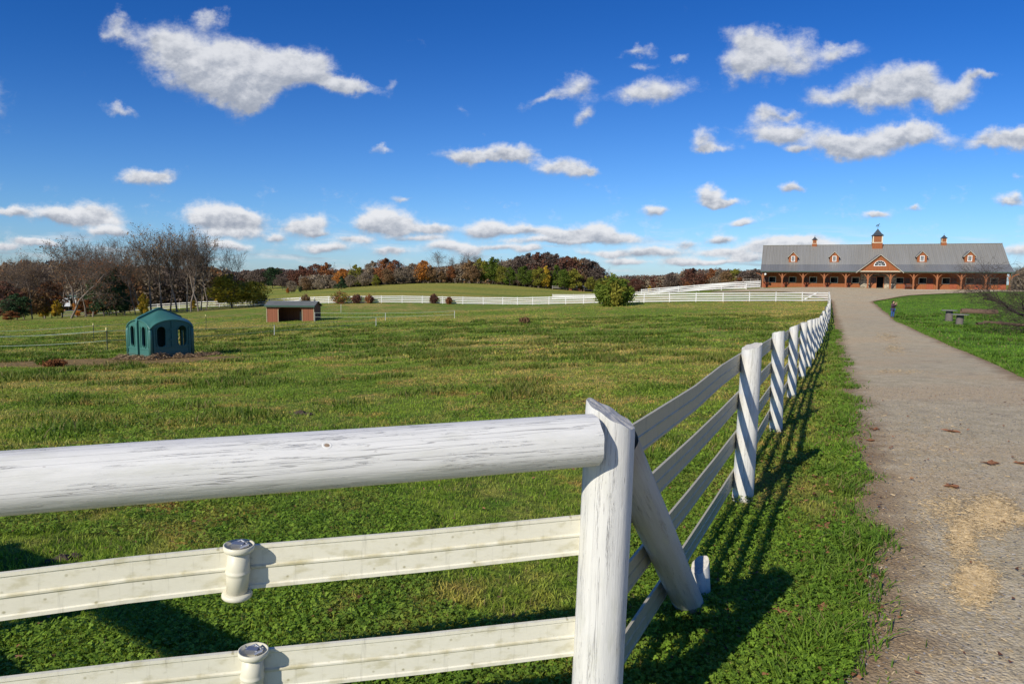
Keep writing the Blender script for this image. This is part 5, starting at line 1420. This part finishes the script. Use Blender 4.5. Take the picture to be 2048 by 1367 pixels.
row([(938, 518, 262, 'brown', 1, 1.0), (960, 514, 263, 'olive', 1, 1.0), (985, 512, 262, 'green', 1, 1.1), (1003, 530, 258, 'olive', 0, 1.0), (1020, 532, 256, 'green', 3, 1.4), (1050, 530, 252, 'green', 0, 1.1), (1078, 532, 250, 'olive', 1, 1.2), (1092, 530, 250, 'gold', 3, .9),
     (1112, 528, 252, 'green', 3, 1.0), (1130, 537, 245, 'green', 0, 1.2), (1148, 536, 245, 'olive', 1, 1.2), (1165, 545, 247, 'brown', 3, 1.1), (1185, 552, 242, 'olive', 0, 1.3), (1200, 556, 238, 'olive', 3, 1.5), (950, 530, 258, 'brown', 3, 1.3)],
    'in the hill wood front row', 'front row trees of the hill wood')
row([(1035, 510, 282, 'dusk', 0, 1.1), (1058, 504, 284, 'dusk', 2, 1.0), (1075, 502, 282, 'maroon', 1, 1.1), (1095, 502, 284, 'dusk', 0, 1.1), (1112, 505, 284, 'dusk', 1, 1.1), (1133, 510, 282, 'maroon', 2, 1.0), (1150, 512, 284, 'brown', 0, 1.0), (1168, 514, 284, 'dusk', 2, 1.0), (1185, 520, 284, 'dusk', 0, 1.1), (1200, 532, 284, 'dusk', 1, 1.2), (1020, 518, 284, 'grey', 0, 1.1)],
    'in the hill wood back row', 'tall back row trees of the hill wood')
row([(1235, 556, 320, 'dusk', 0, 1.3), (1270, 556, 320, 'maroon', 2, 1.3), (1345, 543, 290, 'dusk', 0, 1.1), (1372, 541, 290, 'grey', 2, 1.1), (1386, 534, 262, 'maroon', 0, 1.1), (1405, 545, 262, 'dusk', 1, 1.1), (1420, 535, 262, 'rust', 0, 1.0), (1438, 538, 258, 'grey', 1, 1.1), (1455, 540, 250, 'brown', 0, 1.1), (1470, 536, 250, 'olive', 2, .8),
     (1490, 540, 240, 'dusk', 0, 1.1), (1510, 536, 236, 'dusk', 2, 1.2), (1480, 553, 225, 'rust', 3, 1.3), (1375, 562, 240, 'rust', 3, 1.2), (1300, 570, 260, 'gold', 3, .8)],
    'in the valley left of the barn', 'trees in the valley left of the barn')
row([(2043, 530, 150, 'bare', 2, 1.0), (2062, 520, 155, 'bare', 0, 1.0), (2032, 545, 150, 'bare', 3, .9)], 'beyond the right end of the barn', 'bare trees beyond the right end of the barn')
# round bush by the far fence
def bush(name, label, px, ytop, Y, wpx, kinds, seed, n=9000, leaf=.2, upr=1.0, cat='shrub'):
    g_, h = place(px, ytop, Y, .2); w = wpx / F_PX * Y / 2; rr = np.random.default_rng(seed)
    t = thing(name, label, cat, g_)
    P = []; seg = []
    for i in range(46):
        a = rr.random() * 2 * PI; q = math.sqrt(rr.random()); R0_ = w * q * .8; hh__ = h * (.97 - .45 * q ** 2.2) * (.85 + .2 * rr.random())
        tip = np.array([R0_ * math.cos(a), R0_ * math.sin(a), hh__]); root = np.array([.25 * R0_ * math.cos(a), .25 * R0_ * math.sin(a), 0])
        seg.append((*root, *tip, .05, .012))
        m_ = n // 46; u = rr.random(m_) ** .8; v = rr.normal(size=(m_, 3)) * (w * .14); v[:, 2] *= 1.1
        wob = 1 - .5 * u[:, None]
        pth = root + (tip - root) * (.05 + .95 * u[:, None]); pth[:, :2] *= (1 + .3 * np.sin(PI * u))[:, None]
        P.append(pth + v * (1.25 - .8 * u[:, None]))
    P = np.concatenate(P); P = P[P[:, 2] > .02]
    obj_from(seg_mesh('stems', seg, M_barkd, 4), 'stems', t)
    me = leaf_mesh('foliage', P, leaf, ML[kinds[0]], seed, jitter=.05)
    for k_ in kinds[1:]: me.materials.append(ML[k_])
    if len(kinds) > 1: me.polygons.foreach_set('material_index', np.clip((fbm(P[:, 0] * .8, P[:, 2] * .8 + P[:, 1], seed) > .52).astype(int) + 0, 0, 1).astype(np.int32))
    obj_from(me, 'foliage', t); return t
bush('round_bush', 'big dense green bush in front of the far paddock fence', 1228, 552, 101, 88, ['green', 'olive'], 71, 15000, .19)
for (px, yt, Y, w, kd, lb) in [(680, 580, 130, 44, ['rust', 'olive'], 'red and olive vine bush growing over the paddock fence'), (712, 586, 130, 24, ['maroon'], 'dark red vine bush right of the olive one on the fence'), (738, 588, 130, 22, ['rust', 'maroon'], 'thin red vine on the fence, right of the dark red bush'),
                               (868, 586, 130, 20, ['maroon'], 'small round dark red vine on the middle of the far fence'), (898, 593, 129, 16, ['rust', 'brown'], 'faint rusty vine on the fence right of the round one'), (610, 586, 134, 22, ['brown'], 'brown vine tuft on the fence above the shed roof'),
                               (282, 605, 132, 12, ['olive'], 'small green shrub against the white fence at left'), (1050, 642, 62, 22, ['brown'], 'dry brown weed clump in the middle of the paddock')]:
    if px == 1050: yt = 635
    bush('vine_bush' if 'vine' in lb else 'small_shrub', lb, px, yt, Y, w, kd, int(px), 1500, .12)
bush('weed_clump', 'green weeds growing on the bare earth left of the hut', 82, 722, 31, 34, ['green'], 72, 1800, .06, cat='plant')
bush('weed_clump', 'dry russet weeds on the bare earth below the green ones', 100, 735, 29.5, 46, ['rust', 'brown'], 73, 1800, .05, cat='plant')
# dead branches lying at the right edge
dg_ = gp(2125, 40)
tr, br, tips = grow(205, 9.5, .2, .85, 4, (11, 8, 6, 4), .0, r0=.17, wob=.2, rmin=.009)
dead = thing('dead_tree', 'fallen dead tree with bare dark branches spreading in from the right edge', 'tree', (dg_[0] + .6, dg_[1], dg_[2] + .35))
for nm, sg, ns in (('trunk', tr, 8), ('branches', br, 4)):
    o = obj_from(seg_mesh(nm, sg, simple('dark_dead_wood', (.06, .045, .036), .95, .4, 3), ns), nm, dead)
dead.rotation_euler = (R_(4), R_(-72), R_(-6)); dead.scale = (.60, .60, .60)
dg2 = gp(2120, 46)
tr, br, tips = grow(207, 7, .25, .85, 4, (11, 8, 6, 4), .1, r0=.14, wob=.22, rmin=.009)
dead2 = thing('dead_tree', 'upper mass of bare dark twigs in front of the barn corner at the right edge', 'tree', (dg2[0] - .6, dg2[1], dg2[2] + .6))
for nm, sg, ns in (('trunk', tr, 8), ('branches', br, 4)): obj_from(seg_mesh(nm, sg, bpy.data.materials['dark_dead_wood'], ns), nm, dead2)
dead2.rotation_euler = (R_(0), R_(-55), 0); dead2.scale = (.5, .5, .5)
# living tree off the right edge whose shadow falls across the lawn
# clods of earth in the paddock
M_clod = simple('earth_clod', (.075, .055, .042), .95, .4, 9, bump=.7)
for i, (px, py, s_) in enumerate([(600, 828, .09), (616, 830, .07), (322, 838, .06), (500, 838, .05), (125, 1118, .045), (150, 1113, .035), (100, 1124, .03)]):
    p = hit(px, py); b = MB(); rr = random.Random(i); vs = []
    for (r_, z) in [(.4, -.1), (1, .1), (.9, .45), (.5, .75), (.08, .85)]:
        for k in range(10): a = 2 * PI * k / 10; q = s_ * r_ * (.75 + .5 * rr.random()); vs.append((q * 1.4 * math.cos(a), q * math.sin(a), z * s_ * (.8 + .4 * rr.random())))
    fs = [(j * 10 + k, j * 10 + (k + 1) % 10, (j + 1) * 10 + (k + 1) % 10, (j + 1) * 10 + k) for j in range(4) for k in range(10)] + [tuple(40 + k for k in range(10))]
    o = b.add(vs, fs).build('earth_clod', M_clod); o.location = (p[0], p[1], p[2])
    tag(o, ['larger dark earth clod in the grass above the log rail', 'smaller earth clod touching the larger one above the log rail', 'small earth clod in the paddock, left of the pair', 'tiny earth clod just left of the paired clods', 'biggest of three dark clods above the upper flat rail at left', 'right hand one of three dark clods at left', 'left hand one of three dark clods at left'][i], 'clod')

# ------------------------------------------------------------------ light
SUN_EL = R_(31.4); sd = Vector((-.616, -.788, 0)).normalized()
sl_ = bpy.data.lights.new('sun', 'SUN'); sl_.energy = 5.0; sl_.angle = R_(.53); sl_.color = (1.0, .925, .80)
so = bpy.data.objects.new('sun', sl_); COL.objects.link(so)
dirv = Vector((sd.x * math.cos(SUN_EL), sd.y * math.cos(SUN_EL), math.sin(SUN_EL)))
so.rotation_euler = dirv.to_track_quat('Z', 'Y').to_euler(); so.location = (-20, -20, 30)
w = bpy.data.worlds.new('World'); scene.world = w; w.use_nodes = True; w.node_tree.nodes.clear()
t = NT(w.node_tree)
sky = t.n('ShaderNodeTexSky'); sky.sky_type = 'NISHITA'; sky.sun_disc = False; sky.sun_elevation = SUN_EL
sky.sun_rotation = math.atan2(sd.x, sd.y); sky.air_density = 1.0; sky.dust_density = .3; sky.ozone_density = 3.0; sky.altitude = 200
tc = t.n('ShaderNodeTexCoord').outputs['Generated']
sp = t.n('ShaderNodeSeparateXYZ'); t.set(sp.inputs[0], tc)
ay = t.m('MAXIMUM', t.m('ABSOLUTE', sp.outputs[1]), .08)
u = t.m('DIVIDE', sp.outputs[0], ay); v = t.m('DIVIDE', sp.outputs[2], ay)
vpos = t.m('MAXIMUM', v, .004)
# domain warp so that cloud edges billow; smaller toward the horizon
cc = t.n('ShaderNodeCombineXYZ'); t.set(cc.inputs[0], u); t.set(cc.inputs[1], v)
amp = t.m('ADD', t.m('MULTIPLY', vpos, .55), .035)
def warp(scale_, detail, seedz, k):
    c3 = t.n('ShaderNodeCombineXYZ'); t.set(c3.inputs[0], u); t.set(c3.inputs[1], v); c3.inputs[2].default_value = seedz
    return t.noise(c3.outputs[0], scale_, detail, .62, out=1)
wv1 = t.vm('SUBTRACT', warp(14, 8, 3.1, 0), (.5, .5, .5)).outputs[0]
wv2 = t.vm('SUBTRACT', warp(5, 3, 8.3, 0), (.5, .5, .5)).outputs[0]
ws_ = t.vm('SCALE', t.vm('ADD', wv1, wv2).outputs[0]); t.set(ws_.inputs[3], t.m('MULTIPLY', amp, .36))
pw = t.vm('ADD', cc.outputs[0], ws_.outputs[0]).outputs[0]
pw = t.vm('MULTIPLY', pw, (1, 1, 0)).outputs[0]
CL = [(325, 62, 55, 42, 0, 1), (365, 120, 62, 52, 0, 1), (450, 112, 62, 58, 0, 1), (500, 160, 62, 52, 0, 1), (430, 150, 60, 40, 0, 1), (560, 128, 70, 42, 0, 1.1), (480, 195, 45, 22, 0, .9), (625, 135, 45, 28, 10, .9), (665, 165, 45, 20, -25, .9), (715, 178, 48, 14, -12, .8), (780, 165, 18, 18, 0, .7),
      (405, 22, 16, 18, 0, .6), (226, 55, 36, 26, 0, .95), (250, 222, 40, 11, -15, .75), (298, 352, 60, 15, 0, .95), (765, 303, 24, 9, 0, .6), (805, 394, 20, 6, 0, .5), (912, 228, 14, 12, 0, .4), (822, 93, 18, 9, 0, .35), (970, 270, 14, 6, 0, .4),
      (26, 428, 34, 11, 0, .9), (125, 434, 32, 12, 0, .8), (192, 424, 34, 15, 0, .9), (170, 440, 65, 9, 0, .7), (212, 462, 38, 9, 0, .9), (60, 482, 32, 7, 0, .8), (15, 494, 28, 7, 0, .8), (100, 487, 24, 6, 0, .6),
      (430, 438, 58, 19, 0, 1), (490, 443, 40, 15, 0, .8), (455, 468, 60, 10, 0, .6), (600, 456, 36, 13, 0, .8), (625, 448, 24, 12, 0, .8), (640, 468, 20, 5, 0, .7), (550, 478, 16, 6, 0, .8), (460, 492, 40, 8, 0, .8),
      (790, 446, 46, 20, 0, 1.05), (745, 457, 34, 11, 0, .8), (875, 456, 34, 12, 0, .85), (655, 495, 46, 8, 0, .85), (712, 479, 36, 7, 0, .75), (785, 501, 30, 8, 0, .8), (845, 476, 46, 5, 0, .55), (895, 491, 34, 7, 0, .8), (946, 500, 24, 10, 0, .9), (1000, 494, 36, 5, 0, .65),
      (972, 456, 36, 14, 0, .9), (1040, 464, 48, 9, 0, .7), (1190, 462, 40, 19, 0, 1.0), (1130, 470, 44, 12, 0, .8), (1250, 474, 44, 10, 0, .7), (1090, 484, 90, 5, 0, .6), (1060, 499, 24, 6, 0, .8), (1300, 502, 56, 9, 0, .85), (1215, 507, 40, 6, 0, .7), (1250, 520, 36, 5, 0, .75), (1360, 521, 38, 8, 0, .85), (1440, 503, 46, 8, 0, .75), (1438, 478, 24, 8, 0, .7), (1370, 487, 22, 8, 0, .5), (1490, 516, 40, 8, 0, .75), (1430, 524, 46, 4, 0, .7),
      (940, 308, 48, 17, 0, .85), (1035, 306, 42, 15, 0, .85), (985, 316, 70, 8, 0, .7), (1125, 338, 46, 18, 0, .9), (1180, 350, 30, 9, 0, .7),
      (1148, 170, 46, 24, 0, .9), (1080, 198, 44, 14, 12, .75), (1162, 228, 28, 18, 15, .85), (1330, 182, 46, 28, 15, 1), (1265, 202, 44, 22, 0, .8), (1275, 95, 36, 16, 10, .8), (1352, 104, 20, 12, 0, .7), (1290, 130, 24, 10, 10, .6),
      (1490, 88, 50, 42, 0, 1.1), (1480, 125, 46, 26, 0, .8), (1590, 105, 62, 34, 0, .95), (1665, 85, 42, 16, -12, .7),
      (1640, 182, 42, 24, 0, .8), (1800, 168, 80, 36, 0, 1.1), (1715, 188, 50, 20, 0, .7), (1840, 208, 84, 24, 0, 1), (1925, 168, 46, 22, 20, .8), (1975, 148, 32, 10, 10, .6), (1740, 278, 120, 28, 0, 1.05), (1680, 294, 56, 20, 0, .8), (1825, 272, 66, 16, 0, .8), (1535, 268, 60, 20, 0, .95), (1582, 252, 30, 20, 0, .7), (1528, 224, 38, 20, 10, 1.0), (1580, 222, 30, 6, 10, .5), (1590, 302, 26, 8, 0, .7),
      (1415, 282, 26, 24, 0, .85), (1430, 300, 34, 8, 0, .6), (1980, 285, 66, 20, 0, .9), (2040, 280, 40, 24, 0, .9), (1415, 386, 26, 14, 0, .85), (1440, 400, 36, 7, 0, .75), (1580, 378, 30, 10, 0, .8), (1310, 417, 22, 8, 0, .75), (1480, 443, 24, 8, 0, .8), (1757, 426, 22, 7, 0, .75), (1830, 417, 16, 5, 0, .6), (2028, 396, 26, 10, 0, .6), (2040, 355, 20, 9, 0, .5),
      (1605, 488, 62, 15, 0, .95), (1545, 495, 50, 10, 0, .8), (2035, 503, 40, 10, 0, .6), (1000, -60, 90, 30, 0, .5), (-120, 200, 120, 50, 0, 1), (2300, 150, 120, 60, 0, 1), (-200, 440, 90, 18, 0, 1), (2250, 420, 100, 18, 0, 1)]
acc = None
for (px, py, rx, ry, rot, wt) in CL:
    d = ray(px, py); cu, cv = d[0] / d[1], d[2] / d[1]
    vin = pw
    if acc is not None:
        # tiny link to the running sum keeps the blobs in sequence for the shader compiler
        q_ = t.nt.nodes.new('ShaderNodeVectorMath'); q_.operation = 'MULTIPLY_ADD'
        t.set(q_.inputs[0], acc); q_.inputs[1].default_value = (1e-9, 1e-9, 1e-9); t.set(q_.inputs[2], pw); vin = q_.outputs[0]
    mp = t.nt.nodes.new('ShaderNodeMapping'); mp.vector_type = 'TEXTURE'
    t.set(mp.inputs['Vector'], vin); mp.inputs['Location'].default_value = (cu, cv, -1000.0); mp.inputs['Rotation'].default_value = (0, 0, R_(rot))
    hs = .97 if py < 350 else 1.0
    mp.inputs['Scale'].default_value = (rx * hs / F_PX, ry * hs / F_PX, 1000.0)
    d2 = t.vm('DOT_PRODUCT', mp.outputs[0], mp.outputs[0]).outputs['Value']
    wgt = t.m('MULTIPLY', t.m('POWER', .40, d2), wt / .40)
    q_ = t.nt.nodes.new('ShaderNodeVectorMath'); q_.operation = 'MULTIPLY_ADD'
    t.set(q_.inputs[0], mp.outputs[0]); t.set(q_.inputs[1], wgt)
    if acc is not None: t.set(q_.inputs[2], acc)
    else: q_.inputs[2].default_value = (0, 0, 0)
    acc = q_.outputs[0]
s3 = t.n('ShaderNodeSeparateXYZ'); t.set(s3.inputs[0], acc); D = s3.outputs[2]; Vs = s3.outputs[1]
relv = t.m('DIVIDE', Vs, t.m('ADD', D, .02))
pc = t.n('ShaderNodeCombineXYZ'); t.set(pc.inputs[0], u); t.set(pc.inputs[1], t.m('MULTIPLY', v, 1.5))
nf = t.noise(pc.outputs[0], 24.0, 9, .66, .1); nm_ = t.noise(pc.outputs[0], 11, 5, .6)
dens = t.m('ADD', t.m('MINIMUM', D, 1.25), t.m('ADD', t.m('MULTIPLY', t.m('SUBTRACT', nf, .5), 1.1), t.m('MULTIPLY', t.m('SUBTRACT', nm_, .5), .7)))
mask = t.ss(t.m('DIVIDE', t.m('SUBTRACT', t.m('ADD', dens, t.m('MULTIPLY', t.m('SUBTRACT', 1.0, t.ss(v, .08, .20)), .20)), .22), t.m('ADD', .60, t.m('MULTIPLY', t.ss(v, .10, .30), .32))), 0.0, 1.0)
# thin streaky layer close to the horizon
st = t.noise(t.scale(cc.outputs[0], (7, 60, 1)), 1, 6, .6, .3)
low = t.m('MULTIPLY', t.m('MULTIPLY', t.ss(st, .50, .68), t.m('SUBTRACT', 1.0, t.ss(v, .035, .095))), .55)
# relief lighting: compare noise toward the light
pc2 = t.vm('ADD', pc.outputs[0], (-.006, .014, 0)).outputs[0]
nf2 = t.noise(pc2, 24.0, 6, .60, .1)
rel = t.m('MULTIPLY', t.m('SUBTRACT', nf, nf2), 1.7)
li = t.m('ADD', t.m('ADD', t.m('MULTIPLY', relv, .46), .54), t.m('ADD', rel, t.m('MULTIPLY', t.m('SUBTRACT', nm_, .5), .5)))
li = t.m('ADD', li, t.m('MULTIPLY', t.m('SUBTRACT', 1.0, t.ss(dens, .5, 1.3)), .10))
ccol = t.mix(t.ss(li, .0, 1.0), (.34, .38, .46), (.88, .89, .92))
hi_f = t.ss(v, .02, .35)
ccol = t.mix(t.m('MULTIPLY', hi_f, .25), ccol, (.50, .54, .62))
# sky colour: physical sky deepened slightly as the photograph's polarised blue
hsv = t.n('ShaderNodeHueSaturation'); t.set(hsv.inputs['Color'], sky.outputs[0]); hsv.inputs['Saturation'].default_value = 1.15
grad = t.mix(t.ss(v, .0, .42), t.mix(t.ss(v, .0, .12), (.42, .59, .92), (.41, .60, .88)), (.12, .37, .72))
skyc = t.mix(1.0, hsv.outputs[0], grad, 'MULTIPLY')
b1 = t.n('ShaderNodeBackground'); t.set(b1.inputs[0], skyc); b1.inputs[1].default_value = .15
b2 = t.n('ShaderNodeBackground'); t.set(b2.inputs[0], ccol); b2.inputs[1].default_value = .95
mx = t.n('ShaderNodeMixShader'); t.set(mx.inputs[0], t.m('MINIMUM', t.m('MAXIMUM', mask, low), .97)); t.nt.links.new(b1.outputs[0], mx.inputs[1]); t.nt.links.new(b2.outputs[0], mx.inputs[2])
wo = t.n('ShaderNodeOutputWorld'); t.nt.links.new(mx.outputs[0], wo.inputs[0])
w.cycles.sampling_method = 'MANUAL'; w.cycles.sample_map_resolution = 512
scene.view_settings.view_transform = 'Standard'; scene.view_settings.look = 'None'; scene.view_settings.exposure = 0; scene.view_settings.gamma = 1
scene.cycles.use_denoising = True; scene.cycles.max_bounces = 5; scene.cycles.diffuse_bounces = 2; scene.cycles.transparent_max_bounces = 4
scene.cycles.sample_clamp_indirect = 6
